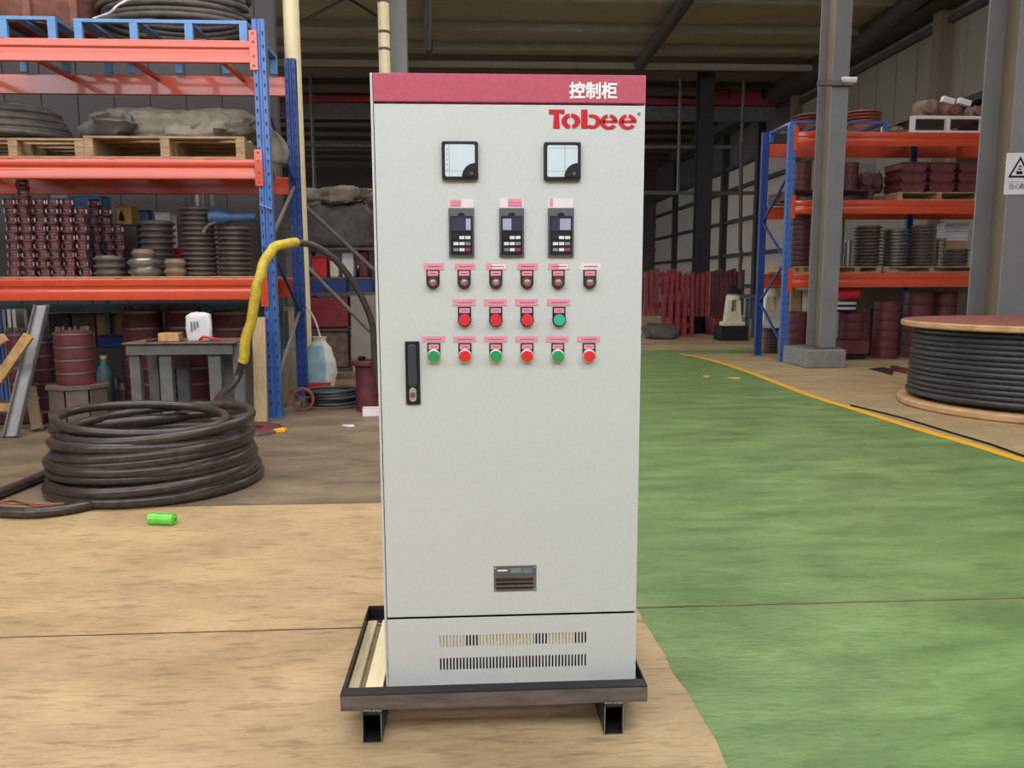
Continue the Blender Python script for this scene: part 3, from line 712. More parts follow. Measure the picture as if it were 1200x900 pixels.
# rusty casting on the far left pallet
a = P(-30, 18, YL+.4); b = P(86, 0, YL+.4)
cz = P(64, 19, YL+.1).z+.002
rc = thing('rusty_casting', ((a.x+b.x)/2, YL+.8, cz), 'large rusty brown casting on the top shelf blue pallet', 'casting')
cxm = (a.x+b.x)/2
MB().lathe([(.2, 0), (.52, .0), (.55, .05), (.55, .4), (.5, .45), (.3, .5), (.2, .62), (.2, .7)], (cxm, YL+.8, cz), 32).build('shell', 'rust', rc, smooth=35)
for k in range(8):
    t = 2*PI*k/8+.2; MB().box((cxm+.55*math.cos(t)-.04, YL+.8+.55*math.sin(t)-.04, cz), (cxm+.55*math.cos(t)+.04, YL+.8+.55*math.sin(t)+.04, cz+.42)).build('lug', 'rust', rc, bevel=.01)
# grey hose coil on top shelf
def coil_path(cx, cy, z0, R, turns, dz, jit, seed, tilt=.0, ry=None, n=36, sh=.0):
    rnd = random.Random(seed); pts = []; ry = ry or R
    ks = [(rnd.uniform(-jit, jit), rnd.uniform(-jit, jit), rnd.uniform(-jit, jit)) for _ in range(turns+2)]
    for i in range(turns*n+1):
        t = i/n; k = int(t); f = t-k; A = [ks[k][j]*(1-f)+ks[k+1][j]*f for j in range(3)]
        th = 2*PI*t; rr = 1+A[0]/R
        pts.append(V((cx+A[1]*.6+R*rr*math.cos(th), cy+A[2]*.6+ry*rr*math.sin(th), z0+dz*t+tilt*math.sin(th+seed)*(t/turns))))
    return pts
a = P(92, 20, YL+.6); b = P(296, 20, YL+.6); R_ = min((b.x-a.x)/2-.05, .62); cxm = (a.x+b.x)/2
def hose(name, pts, r, mm, label, cat='hose', n=10, group=None):
    o = MB().tube(pts, r, n).build(name, mm, origin=pts[0], smooth=60); return tag(o, label, cat, group)
cpts = [V((cxm+.05+(.78-.03*(i//40 % 3))*math.cos(2*PI*i/40), YL+.74+.5*math.sin(2*PI*i/40)*(1-.05*(i//40 % 2)), bp_top+.05+.062*(i/40))) for i in range(40*7)]
hose('hose_coil', cpts, .034, 'hose_dusty', 'grey dusty hose coiled on the top shelf blue pallet')
# sling rope on it
q = P(140, 22, YL+.15)
hose('white_rope', smoothpath([q+V((-.3, .1, .03)), q+V((-.1, .0, .05)), q+V((0, -.02, .12)), q+V((.12, 0, .2)), q+V((.2, .1, .35))]), .012, 'paper', 'thin white rope tied over the top shelf hose coil', 'rope', 6)

# level 2
z = TL[1]+EPS
a = P(-70, 170, YL+.05); b = P(97, 162, YL+.05); h = b.z-z
wood_pallet(a.x, b.x, YL+.05, YLr, z, h, 'wooden pallet under the black hose pile on middle shelf')
zp = z+h+.002
a2 = P(-30, 140, YL+.6).x; 
pts = []
for i in range(8*36):
    t = i/36; k = t/8; rr = .72-.16*k+.03*math.sin(t*3.1); pts.append(V((a2+.15+rr*1.1*math.cos(2*PI*t), YL+.72+rr*.72*math.sin(2*PI*t), zp+.04+.33*k+.03*math.cos(2*PI*t+1))))
hose('hose_pile', pts, .036, 'hose_dusty', 'dark hose piled on the wooden pallet of the middle shelf')
pts = smoothpath([P(60, 128, YL+.5), P(85, 140, YL+.3), P(105, 152, YL+.2), P(118, 163, YL+.12), (P(112, 176, YL+.1).x, YL+.12, z+.04), (P(80, 178, YL+.1).x-.3, YL+.3, z+.04)][:4]+[V((P(119, 175, YL+.05).x, YL+.15, z+.045))])
a = P(95.5, 170, YL+.05); b = P(286, 160, YL+.05)
wood_pallet(a.x+.02, min(b.x, xu0-.03), YL+.05, YLr, z, b.z-z, 'wooden pallet under the beige tarpaulin bundle on middle shelf')
zp = z+(b.z-z)+.002
c = P(205, 145, YL+.5)
tb = thing('tarpaulin_bundle', (c.x, YL+.55, zp), 'crumpled beige tarpaulin bundle on a wooden pallet', 'tarpaulin')
MB().blob((c.x-.05, YL+.66, zp+.16), (.8, .4, .18), .16, 2.6, .6, 3, 110, 44, flat=zp).build('cloth', 'tarp', tb, smooth=60)
MB().blob((c.x+.35, YL+.42, zp+.1), (.42, .2, .13), .3, 5, .7, 9, 40, 18, flat=zp).build('cloth_fold', 'tarp', tb, smooth=60)
MB().blob((c.x-.55, YL+.3, zp+.09), (.24, .2, .11), .4, 8, .7, 5, 30, 16, flat=zp).build('plastic_wrap', 'tarp_dark', tb, smooth=60)
q = P(322, 170, 8.75)
m_ = MB(); 
top = P(316, 147, 8.7); bot = P(328, 192, 8.7)
prof = []
vs = []; fs = []
for i in range(9):
    t = i/8; w_ = .09+.10*math.sin(PI*t)
    for j in range(7):
        u = j/6; vs.append((top.x-.1+.12*t+w_*(u-.5)*2*1.0+.06*t, 8.72+.03*math.sin(u*9+t*3), top.z+(bot.z-top.z)*t))
for i in range(8):
    for j in range(6): fs.append((i*7+j, i*7+j+1, i*7+j+8, i*7+j+7))
o = m_.add(vs, fs).build('hanging_flap', 'tarp', tb, smooth=60); sd = o.modifiers.new('solid', 'SOLIDIFY'); sd.thickness = .01

# ---- stacked pieces
def stack(proto, X, Y, z, n, dz, what, group, rz=0.0, jit=0.0):
    """n copies of proto, one thing each, from the shelf up; proto itself is the lowest"""
    out = []
    for k in range(n):
        lab = nth(n-1-k, n, what); loc = (X+random.uniform(-jit, jit), Y+random.uniform(-jit, jit), z+k*dz)
        if k == 0 and not proto.get('used'):
            proto['used'] = 1; proto.location = V(loc); proto['label'] = lab; proto['group'] = group
        else: dup(proto, loc, lab, group, rz+random.uniform(-jit, jit)*22)
    return out
def ribring(R, h, mm, name='metal_ring', cat='ring', hole=.55, n=28):
    o = MB().lathe([(R*hole, 0), (R*.8, 0), (R*.84, h*.22), (R, h*.44), (R, h*.6), (R*.84, h*.8), (R*.8, h*.985), (R*hole, h*.985)], n=n, closed=True).build(name, mm, smooth=50)
    o['category'] = cat; return o
def drum(R, h, mm='maroon', lip='steel', name='pump_casing', studs=False, n=32):
    r = thing(name, (0, 0, 0), '', 'casting')
    MB().lathe([(R*.6, 0), (R*.94, 0), (R*.96, h*.1), (R*.96, h*.84), (R*.6, h*.84)], n=n, closed=True).build('shell', mm, r, smooth=35, local=True)
    MB().lathe([(R*.6, h*.845), (R*.97, h*.845), (R, h*.86), (R, h*.98), (R*.97, h*.99), (R*.6, h*.99)], n=n, closed=True).build('steel_lip' if lip == 'steel' else 'rim', lip, r, smooth=35, local=True)
    return r
# maroon bearing assemblies, level 3
z = TL[2]+EPS
sb = MB().box((P(-60, 320, YL).x, YL+.08, TL[2]+.0045), (xu0-.03, YLr-.02, TL[2]+.018)).build('shelf_board', 'plank_wood', rackL)
z = TL[2]+.019
colpx = [(18, 9, 'first'), (34, 11, 'second'), (51, 9, 'third'), (67, 9, 'fourth'), (83, 9, 'fifth'), (99, 8, 'sixth')]
pit = (P(34, 300, YL+.3).x-P(18, 300, YL+.3).x)
Rb = pit*.47
def bearing():
    r = thing('bearing_housing', (0, 0, 0), '', 'casting'); h = HB
    MB().lathe([(Rb*.3, 0), (Rb*.9, 0), (Rb*.96, h*.08), (Rb*.96, h*.26), (Rb*.62, h*.33), (Rb*.6, h*.5), (Rb*.3, h*.5)], n=14, closed=True).build('housing', 'maroon', r, smooth=35, local=True)
    MB().lathe([(Rb*.3, h*.505), (Rb*.66, h*.505), (Rb*.7, h*.72), (Rb*.3, h*.72)], n=12, closed=True).build('neck', 'steel', r, smooth=35, local=True)
    for sx in (-1, 1): MB().box((sx*Rb*.78-Rb*.12, -Rb*.62, h*.27), (sx*Rb*.78+Rb*.12, -Rb*.3, h*.72)).build('lug', 'steel', r, local=True)
    MB().lathe([(Rb*.3, h*.725), (Rb*.8, h*.725), (Rb*.88, h*.8), (Rb*.8, h*.985), (Rb*.3, h*.985)], n=14, closed=True).build('cap_flange', 'maroon', r, smooth=35, local=True)
    return r
HB = (P(50, 232, YL+.3).z-z)/9.0
bproto = bearing()
for px, n, w_ in colpx:
    X = P(px, 300, YL+.3).x
    stack(bproto, X, YL+.3, z, n, HB, 'maroon bearing housing in %s front column of the rack' % w_, 'maroon bearing housings on the third shelf', jit=.012)
for j, (px, n, w_) in enumerate(((114, 9, 'seventh'), (128, 8, 'eighth'), (141, 6, 'ninth'))):
    X = P(px, 300, YL+.75).x
    stack(bproto, X, YL+.75, z, n, HB*1.05, 'maroon bearing housing in %s column behind the low flange stack' % w_, 'maroon bearing housings on the third shelf', jit=.012)
for j, px in enumerate((26, 42, 59, 75, 91)):
    X = P(px, 300, YL+.58).x
    stack(bproto, X, YL+.58, z, 9-(j > 3), HB*1.03, 'maroon bearing housing in back row, %s column' % ROMAN[j], 'back row bearing housings on the third shelf', jit=.004)
# low flange stacks
def flstack(px0, px1, pt, pb, Y, n, mm, what, group, hole=.5, name='metal_ring', cat='ring', zb=None, gen=ribring):
    a, b = P(px0, pb, Y), P(px1, pb, Y); R = (b.x-a.x)/2; X = (a.x+b.x)/2; z0 = zb if zb is not None else z
    H = P((px0+px1)/2, pt, Y-R*.0).z-z0; pr = gen(R, H/n, mm, name, cat, hole) if gen is ribring else gen(R, H/n, *([mm] if mm else []))
    stack(pr, X, Y, z0, n, H/n, what, group, jit=R*.02); return X, R, H
flstack(112, 147, 300, 322, YL+.32, 3, 'steel_dark', 'wide flange in low stack before the bearing housings', 'flanges on the third shelf')
flstack(151, 190, 303, 322, YL+.3, 2, 'steel', 'bright flange in low stack beside two springlike stacks', 'flanges on the third shelf')
flstack(155, 182, 292, 303, YL+.3, 1, 'casting_tan', 'brown flange lying on the bright low flange stack', 'flanges on the third shelf', zb=z+(P(170, 303, YL+.3).z-z)+.004)
flstack(193, 219, 303, 322, YL+.28, 2, 'casting_tan', 'small brown ring in short stack before the grey rings', 'flanges on the third shelf')
flstack(166, 208, 259, 320, YL+.75, 9, 'steel_dark', 'dark ring in the stack behind the bright flanges', 'ring stacks on the third shelf')
X_, R_, H_ = flstack(214, 257, 243, 321, YL+.45, 14, 'steel_dark', 'dark ring in the tallest stack under the blue tool', 'ring stacks on the third shelf')
hb = flstack(256.5, 297, 266, 321, YL+.42, 10, 'steel_dark', 'dark ring in the stack beside the blue upright', 'ring stacks on the third shelf')
# blue tool lying over the stacks
zt = max(z+H_+.0, 0); q0 = P(244, 262, YL+.2); q1 = P(291, 257, YL+.3)
bt = thing('blue_tool', q0, 'blue power tool with cone head resting on ring stacks', 'tool')
zt = z+hb[2]+.09
MB().lathe([(.03, 0), (.075, .02), (.085, .12), (.06, .2), (.045, .24), (.042, .5), (.0, .51)], (q0.x-.02, YL+.27, zt), 18, 'x').build('body', 'tool_blue', bt, smooth=40)
MB().tube(smoothpath([(q0.x+.08, YL+.25, zt-.05), (q0.x+.02, YL+.12, zt-.1), (q0.x-.0, YL-.0, zt-.19)]), .018, 8).build('grip', 'steel_dark', bt, smooth=50)
# items behind on level 3
def crate(px0, px1, pt, pb, Y, d_, mm, name, label, cat, zb=None, bev=.008, lid=None):
    a, b = P(px0, pb, Y), P(px1, pt, Y); a.x = P(px0, pt, Y).x; z0 = a.z if zb is None else zb
    r = thing(name, ((a.x+b.x)/2, Y+d_/2, z0), label, cat)
    zt_ = b.z
    MB().box((a.x, Y, z0), (b.x, Y+d_, zt_-.012)).build('body', mm, r, bevel=bev)
    MB().box((a.x-.006, Y-.006, zt_-.0115), (b.x+.006, Y+d_+.006, zt_)).build('lid', lid or mm, r, bevel=.002); return r
z3 = z
crate(82, 118, 229, 260, 9.2, .25, 'blue_light', 'blue_box', 'pale blue box behind the bearing housings', 'box', zb=z3)
crate(60, 79, 229, 240, 9.22, .2, 'paper', 'white_carton', 'white ribbed carton behind the bearing housings', 'box', zb=z3)
crate(162, 174, 246, 262, 9.38, .1, 'blue_dark', 'blue_bin', 'small blue bin behind the dark ring stack', 'bin', zb=z3)
crate(130, 160, 263, 300, 9.28, .24, 'wall_dark', 'dark_carton', 'dark carton carrying the ochre carton behind housings', 'box', zb=z3)
oc = crate(135, 153, 241, 262, 9.3, .2, 'ochre', 'ochre_carton', 'ochre carton with dark flame mark behind housings', 'box', zb=P(140, 263, 9.28).z+.003)
q = P(143, 253, 9.3); MB().prism([(q.x-.03, q.z-.05), (q.x+.03, q.z-.05), (q.x+.02, q.z+.0), (q.x, q.z+.06), (q.x-.025, q.z+.01)], 'y', 9.285, 9.293).build('dark_mark', 'slot_black', oc)
crate(181, 199, 249, 258, 9.3, .2, 'paper', 'white_carton', 'white carton on the third shelf behind red wheel', 'box', zb=z3)
q = P(209.5, 257, 9.3)
o = MB().lathe([(.12, -.03), (.17, -.03), (.17, .03), (.12, .03)], (q.x, q.y, z3+.172), 24, 'x', closed=True).box((q.x-.02, q.y-.12, z3+.15), (q.x+.02, q.y+.12, z3+.19)).build('handwheel', 'bright_red', origin=(q.x, q.y, z3), smooth=40); tag(o, 'red handwheel standing between two dark ring stacks', 'wheel')
for i, (px, w_, mm) in enumerate(((231, 5, 'paper'), (238, 4, 'galv'), (248, 8, 'galv'))):
    a = P(px, 228, 9.4); tag(MB().cyl((a.x, 9.4, z3), (a.x, 9.4, a.z), w_*.5*9.4/900, 14).build('upright_tube', mm, origin=(a.x, 9.4, z3), smooth=40), ('thin white tube' if i == 0 else 'thin grey tube' if i == 1 else 'wide grey tube')+' standing behind the tallest ring stack', 'tube', 'tubes standing on the third shelf')

# ---------------------------------------------------------------- floor level of the near rack
def drums(px0, px1, pt, zb, Y, n, what, group, mm='maroon', studs=True):
    a, b = P(px0, 400, Y), P(px1, 400, Y); R = (b.x-a.x)/2; X = (a.x+b.x)/2; H = P((px0+px1)/2, pt, Y-R).z-zb; h = H/n
    pr = drum(R, h, mm)
    stack(pr, X, Y, zb, n, h, what, group)
    if studs:
        top = thing('stud_ring', (X, Y, zb+H+.001), 'studded flange lying on '+what.replace('pump casing in ', ''), 'casting')
        MB().lathe([(R*.55, 0), (R*.9, 0), (R*.9, .02), (R*.55, .02)], (X, Y, zb+H+.001), 24, closed=True).build('flange', mm, top, smooth=40)
        for k in range(8):
            t = 2*PI*k/8+.3; MB().cyl((X+R*.75*math.cos(t), Y+R*.75*math.sin(t), zb+H+.022), (X+R*.75*math.cos(t), Y+R*.75*math.sin(t), zb+H+.06), .014, 8).build('stud', 'steel_dark', top)
    return X, R, H
GD = 'maroon pump casings on the ground under the near rack'
drums(145, 192, 365, 0.0, 9.25, 6, 'maroon pump casing in the stack behind the grey bench', GD)
drums(196, 240, 364, 0.0, 9.3, 6, 'maroon pump casing in the middle stack behind white bag', GD)
drums(248, 294, 366, 0.0, 9.3, 6, 'maroon pump casing in the stack behind yellow hose wrap', GD)
drums(201, 243, 415, 0.0, 8.72, 3, 'maroon pump casing in the low stack under the bench', GD, studs=False) if False else None
# shop stool of grey plate with casings on top
ys_ = 7.9
a = G(66, 507); b = G(118, 507)
zs = P(90, 452, 7.75).z
st = thing('sheet_steel_stand', ((a.x+b.x)/2, 7.9, 0), 'grey brown sheet steel stand carrying a maroon casing stack', 'stand')
xc = P(92, 455, 7.9).x; rr = .27
MB().lathe([(rr, zs-.03), (rr+.03, zs-.03), (rr+.03, zs), (.001, zs)], (xc, 7.9, 0), 8, cap=False).build('top_plate', 'brown_plate', st)
for k in range(8):
    t0, t1 = 2*PI*(k+.04)/8, 2*PI*(k+.96)/8
    p = [V((xc+.27*math.cos(t), 7.9+.27*math.sin(t), 0)) for t in (t0, t1)]
    MB().bar(p[0].lerp(p[1], .5)+V((0, 0, 0)), p[0].lerp(p[1], .5)+V((0, 0, zs-.031)), (p[1]-p[0]).length, .008, up=(p[1]-p[0]).cross(V((0, 0, 1)))).build('side_plate', 'brown_plate', st)
MB().bar((xc-.28, 7.78, 0), (xc-.21, 7.6, 0), .02, .02).build('foot', 'raw_steel', st)
drums(64, 108, 391, zs+.002, 7.9, 4, 'maroon pump casing in the stack on the steel stand', 'maroon pump casings on the sheet steel stand')
drums(8, 34, 391, 0.0, 8.6, 5, 'maroon pump casing in the stack behind the sawhorse', 'maroon pump casings behind the sawhorse')
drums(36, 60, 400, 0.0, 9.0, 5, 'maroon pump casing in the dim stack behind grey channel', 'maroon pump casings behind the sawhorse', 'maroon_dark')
# grey bench
ba = P(146, 402, 7.7); bb = P(281, 402, 7.7); zt = ba.z
bn = thing('work_bench', ((ba.x+bb.x)/2, 8.0, 0), 'grey steel work bench with pale top edge in front of casings', 'bench')
MB().box((ba.x-.02, 7.68, zt-.012), (bb.x-.05, 8.35, zt)).build('bench_top', 'casting_tan', bn, bevel=.002)
MB().box((ba.x, 7.72, zt-.12), (bb.x-.08, 7.76, zt-.013)).build('apron', 'grey_paint', bn)
MB().box((ba.x, 8.27, zt-.12), (bb.x-.08, 8.31, zt-.013)).build('apron', 'grey_paint', bn)
for px, w_ in ((150, .1), (185, .12), (243, .12), (272, .1)):
    x = P(px, 440, 7.72).x; MB().box((x, 7.765, 0), (x+w_, 7.84, zt-.013)).build('leg', 'grey_paint', bn, bevel=.003)
    MB().box((x, 8.2, 0), (x+w_, 8.265, zt-.013)).build('leg', 'grey_paint', bn, bevel=.003)
# three slender stacks visible under the bench (behind it)
drums(204, 244, 412, 0.0, 8.62, 4, 'maroon pump casing in the stack standing under the bench', 'maroon pump casings under the bench', studs=False)
drums(165, 184, 412, 0.0, 8.55, 4, 'narrow maroon casing in the stack between bench legs', 'maroon pump casings under the bench', studs=False)
drums(262, 283, 412, 0.0, 8.66, 4, 'narrow maroon casing in the stack by the bench end', 'maroon pump casings under the bench', studs=False)
# items on the bench
zt2 = zt+.002
q = P(234, 400, 7.85); 
pb = thing('white_paper_bag', (q.x, 7.85, zt2), 'white printed paper bag standing on the grey bench', 'bag')
MB().blob((q.x+.01, 7.85, zt2+.135), (.115, .05, .14), .1, 9, .4, 4, 24, 16, flat=zt2).build('bag_body', 'paper', pb, smooth=50)
for k in range(3): MB().box((q.x-.06+k*.03, 7.79, zt2+.1+k*.02), (q.x-.045+k*.03, 7.797, zt2+.2)).build('dark_print', 'print_grey', pb)
q = P(198, 395, 7.8); tag(MB().box((q.x-.11, 7.8, zt2), (q.x+.09, 7.95, zt2+.085)).build('wood_block', 'saw_wood', origin=(q.x, 7.87, zt2), bevel=.008), 'pale wood block lying on the grey bench', 'block')
q = P(243, 398, 7.75); hose('red_strap', smoothpath([(q.x-.08, 7.76, zt2+.016), (q.x-.03, 7.74, zt2+.05), (q.x+.06, 7.75, zt2+.03), (q.x+.12, 7.78, zt2+.015)]), .013, 'bright_red', 'red strap lying on the bench before the white bag', 'strap', 6)
for i, (px, r) in enumerate(((176, .035), (182, .028), (171, .025))):
    q = P(px, 396, 7.8+i*.05); tag(MB().lathe([(r, 0), (r*1.1, r*.6), (r*.5, r*.8), (r*.5, r*1.4)], (q.x, 7.8+i*.09, zt2), 12).build('small_fitting', 'maroon_dark', origin=(q.x, 7.8+i*.09, zt2), smooth=40), ('largest' if i == 0 else 'middle-sized' if i == 1 else 'smallest')+' dark fitting in the group on the bench corner', 'fitting', 'small fittings on the bench')
crate(211, 221, 353, 364, 9.2, .14, 'steel_dark', 'dark_fitting_box', 'small dark fitting box on the middle casing stack', 'box', zb=P(218, 364, 9.0).z+.03) if False else None
# leaning plank by the upright
a = P(297, 368, 8.05)
pl = thing('wooden_plank', (a.x, 7.98, 0), 'upright pale wooden plank leaning beside the blue upright', 'plank')
xp0, xp1 = P(300, 476, 7.95).x, P(314, 476, 7.95).x
MB().bar(((xp0+xp1)/2, 7.9, .01), ((xp0+xp1)/2-.03, 8.1, P(300, 372, 8.1).z), .13, .04, up=(0, -1, 0)).build('board', 'plank_wood', pl, bevel=.003)
# leaning grey channel and sawhorse at far left
a = G(18, 512); b = P(52, 358, YL-.06)
ch = thing('steel_channel', (a.x, a.y, 0), 'grey steel channel leaning against the orange beam', 'channel')
p_, q_ = V((a.x, a.y-.05, 0.0)), V((b.x, YL-.09, b.z))
MB().bar(p_+V((0, 0, .015)), q_, .012, .13, up=(1, 0, 0)).build('channel_web', 'galv', ch)
for s in (-1, 1): MB().bar(p_+V((s*.06, -.025, .015)), q_+V((s*.06, -.025, 0)), .05, .012, up=(1, 0, 0)).build('flange', 'grey_paint', ch)
MB().box((a.x-.4, a.y-.07, 0), (a.x-.075, a.y+.05, .012)).build('floor_foot', 'grey_paint', ch)
sh = thing('sawhorse', (P(15, 440, 8.0).x, 7.9, 0), 'pale timber sawhorse behind the leaning grey channel', 'sawhorse')
def board(p, q, w_, t_, nm='timber', par=None, up=(0, -1, 0), mm='saw_wood'): return MB().bar(p, q, w_, t_, up=up).build(nm, mm, par, bevel=.003)
def W(px, py, Y): return P(px, py, Y)
q = G(-22, 500); board((q.x, 7.62, .02), W(34, 393, 7.62), .09, .05, 'leg', sh)
q = G(50, 500); 
board(W(-25, 431, 7.68), W(13, 432, 7.68), .07, .05, 'rail', sh)
board(W(-25, 477, 7.68), W(16, 477, 7.68), .08, .05, 'rail', sh)
board(W(-20, 412, 7.55), W(6, 395, 7.55), .08, .05, 'rail', sh)
q = G(42, 506); w2 = P(52, 450, 8.0)
o = MB().bar((q.x, 7.6, 0.015), (w2.x, 7.75, w2.z), .09, .05, up=(0, -1, 0)).build('brown_prop', 'weathered_wood', origin=(q.x, 7.6, 0), bevel=.004); tag(o, 'weathered brown timber prop between channel and steel stand', 'timber')
o = tag(MB().bar((P(30, 500, 8.1).x-.6, 8.02, .06), (P(40, 470, 8.1).x+.15, 8.02, .06), .1, .1).build('floor_timber', 'maroon_dark', bevel=.01), 'low maroon timber lying behind the sawhorse', 'timber')
# background shelf clutter behind rack (blue angle shelf, cartons)
YBK = 10.3
bs = thing('back_shelf', (-4.6, YBK, 0), 'low dark blue shelf frame behind the near rack', 'shelf')
za_, zb2 = P(80, 356, YBK).z, P(80, 366, YBK).z
MB().box((-7.2, YBK, zb2), (-2.5, YBK+.05, za_)).build('shelf_beam', 'teal', bs)
for x in (-7.1, -4.8, -2.55): MB().box((x, YBK+.05, 0), (x+.06, YBK+.11, za_+.1)).build('post', 'teal', bs)
MB().box((-7.2, YBK+.05, zb2), (-2.5, YBK+.7, zb2+.03)).build('board', 'cardboard', bs)
YB2 = YBK+.14
for i, (p0_, p1_, t_, mm, nm, lb) in enumerate(((112, 143, 368, 'cardboard', 'cardboard_box', 'tan cardboard box under the back shelf behind blue crate'), (83, 110, 368, 'casting_tan', 'cardboard_box', 'brown cardboard box behind the stand casing stack'), (56, 80, 368, 'tarp_dark', 'cardboard_box', 'dark carton behind the grey leaning channel'))):
    crate(p0_, p1_, t_, 440, YB2, .35, mm, nm, lb, 'box', zb=0.0)
crate(113, 144, 393, 407, 9.75, .25, 'blue_dark', 'blue_crate', 'blue crate on cartons between the casing stacks', 'crate', zb=P(120, 407, 9.75).z)
tag(MB().box((P(113, 407, 9.75).x, 9.7, 0), (P(144, 407, 9.75).x, 10.1, P(120, 407, 9.75).z-.003)).build('crate_support', 'wall_dark', origin=(P(128, 407, 9.75).x, 9.9, 0)), 'dark cabinet carrying the blue crate between casing stacks', 'cabinet')
q = G(125, 470); x = P(123, 440, 9.1).x
bo = thing('teal_bottle', (x, 9.1, 0), 'teal glass bottle group stand between stand and bench', 'bottle')
MB().lathe([(.07, 0), (.09, .05), (.09, .42), (.04, .5), (.035, .56)], (x, 9.1, 0), 18).build('body', 'teal', bo, smooth=40)
MB().lathe([(.038, .562), (.038, .6)], (x, 9.1, 0), 12).build('cap', 'ochre', bo)
for i, (px, h) in enumerate(((110, .5), (135, .32), (143, .26))):
    x = P(px, 440, 9.25).x; tag(MB().lathe([(.06, 0), (.07, .04), (.05, h*.5), (.07, h*.7), (.03, h)], (x, 9.25, 0), 14).build('steel_fitting', 'steel_dark', origin=(x, 9.25, 0), smooth=40), ('tall' if i == 0 else 'middle-height' if i == 1 else 'short')+' steel fitting standing between stand and bench', 'fitting', 'steel fittings on the floor under the rack')
# books-like slats at far left
for i, (px, mm) in enumerate(((2, 'blue'), (7, 'blue'), (12, 'galv'), (18, 'paper'), (24, 'paper'), (37, 'galv'))):
    a = P(px, 362, 9.9); b = P(px+3.6, 362, 9.9)
    tag(MB().box((a.x, 9.72, 0), (b.x, 9.95, b.z)).build('narrow_sheet', mm, origin=(a.x, 9.8, 0)), '%s narrow %s panel standing behind the sawhorse' % (ROMAN[i], {'blue': 'blue', 'galv': 'grey', 'paper': 'white'}[mm]), 'panel', 'narrow panels behind the sawhorse')
crate(7, 34, 360, 366, 9.6, .1, 'ochre', 'yellow_carton', 'flat yellow carton leaning under orange beam', 'box', zb=P(10, 366, 9.6).z) if False else None
# level 3 back: dark panels so the depth of the rack reads
tag(MB().box((-7.0, 10.15, 1.5), (-2.6, 10.2, 2.2)).build('stored_sheet', 'wall_dark', origin=(-4.8, 10.15, 1.5)), 'dark stored sheet standing behind the ring stacks', 'sheet') if False else None

# ================================================================ BIG FLOOR HOSE COIL
HX, HY = -2.26, 5.54; pts = []; rnd = random.Random(11)
R0 = [(.74, .035), (.78, .04), (.71, .10), (.765, .11), (.70, .17), (.745, .18), (.71, .24), (.735, .25), (.69, .31), (.72, .32), (.70, .38), (.75, .40)]
N_ = 40
tl = [(rnd.uniform(-.03, .03), rnd.uniform(-.03, .03), rnd.uniform(0, 6.28)) for _ in R0]+[(0, 0, 0)]
for k in range(len(R0)-1):
    for i in range(N_):
        f = i/N_; e = f*f*(3-2*f); r = .9*(R0[k][0]*(1-e)+R0[k+1][0]*e); z = .88*(R0[k][1]*(1-e)+R0[k+1][1]*e); th = 2*PI*f+PI*.9
        up = k/11; jx = tl[k][0]*(1-e)+tl[k+1][0]*e; jy = tl[k][1]*(1-e)+tl[k+1][1]*e
        zz = z+(.045*up*math.sin(th*1+.6+k*.9) if k > 7 else .006*math.sin(th*2+k))
        pts.append(V((HX+jx+(-.03 if k > 9 else 0)+r*math.cos(th), HY+jy+r*.98*math.sin(th), max(zz, .034))))
hd = (pts[1]-pts[0]).normalized()
lead = [G(-40, 592, .034), G(0, 578, .036), G(40, 562, .036), G(66, 552, .036), pts[0]-hd*.12]
end = pts[-1]; ed = (pts[-1]-pts[-2]).normalized()
# rising end: from the coil top up over the rack, wrapped in yellow
Yh = 7.55
rise = [end+ed*.2+V((0, 0, .03)), V((HX+.3, HY+1.0, .36)), P(255, 470, 7.1), P(276, 447, Yh), P(284, 424, Yh)]
allp = smoothpath(lead, 6)+pts[2:]+smoothpath([end]+rise, 8)[1:]
hc = thing('black_hose', (HX, HY, 0), 'thick black hose coiled on the concrete floor beside the rack', 'hose')
MB().tube(allp, .036, 12).build('hose_body', 'hose', hc, smooth=60)
wrap = smoothpath([P(284, 424, Yh), P(290, 395, Yh), P(297, 362, Yh), P(303, 330, Yh), P(312, 302, Yh+.1), P(325, 289, Yh+.2), P(338, 285, Yh+.3), P(346, 285, Yh+.4)], 8)
MB().tube([q+V((noise.noise(q*9)*.02, 0, noise.noise(q*14)*.012)) for q in wrap], .05, 12).build('yellow_wrapping', 'yellow_wrap', hc, smooth=60, label='yellow wrapped section of hose')
top = smoothpath([P(346, 285, Yh+.4), P(365, 287, Yh+.5), P(390, 302, Yh+.6), P(412, 328, Yh+.7), P(428, 357, Yh+.75), P(437, 385, Yh+.8), P(440, 430, Yh+.8), P(452, 470, Yh+.8), V((P(452, 480, Yh+.8).x+.3, Yh+.9, .05))], 8)
MB().tube(top, .034, 12).build('hose_end', 'hose', hc, smooth=60)
# separate hose tail with frayed wires at the frame edge
ft = thing('cable_tail', G(30, 602), 'flattened black cable with bare copper wires at the floor edge', 'cable')
MB().tube(smoothpath([G(-50, 597, .034), G(0, 600, .034), G(40, 601, .034), G(78, 597, .034), G(112, 590, .034)]), .033, 12).build('sheath', 'hose', ft, smooth=60)
for k in range(3):
    MB().tube(smoothpath([G(-10, 592-k*2, .06+.01*k), G(14, 586+k*2, .09+.01*k), G(40, 593-k, .06), G(75, 590, .05)]), .007, 6).build('bare_wire', 'copper' if k != 1 else 'slot_black', ft, smooth=60)
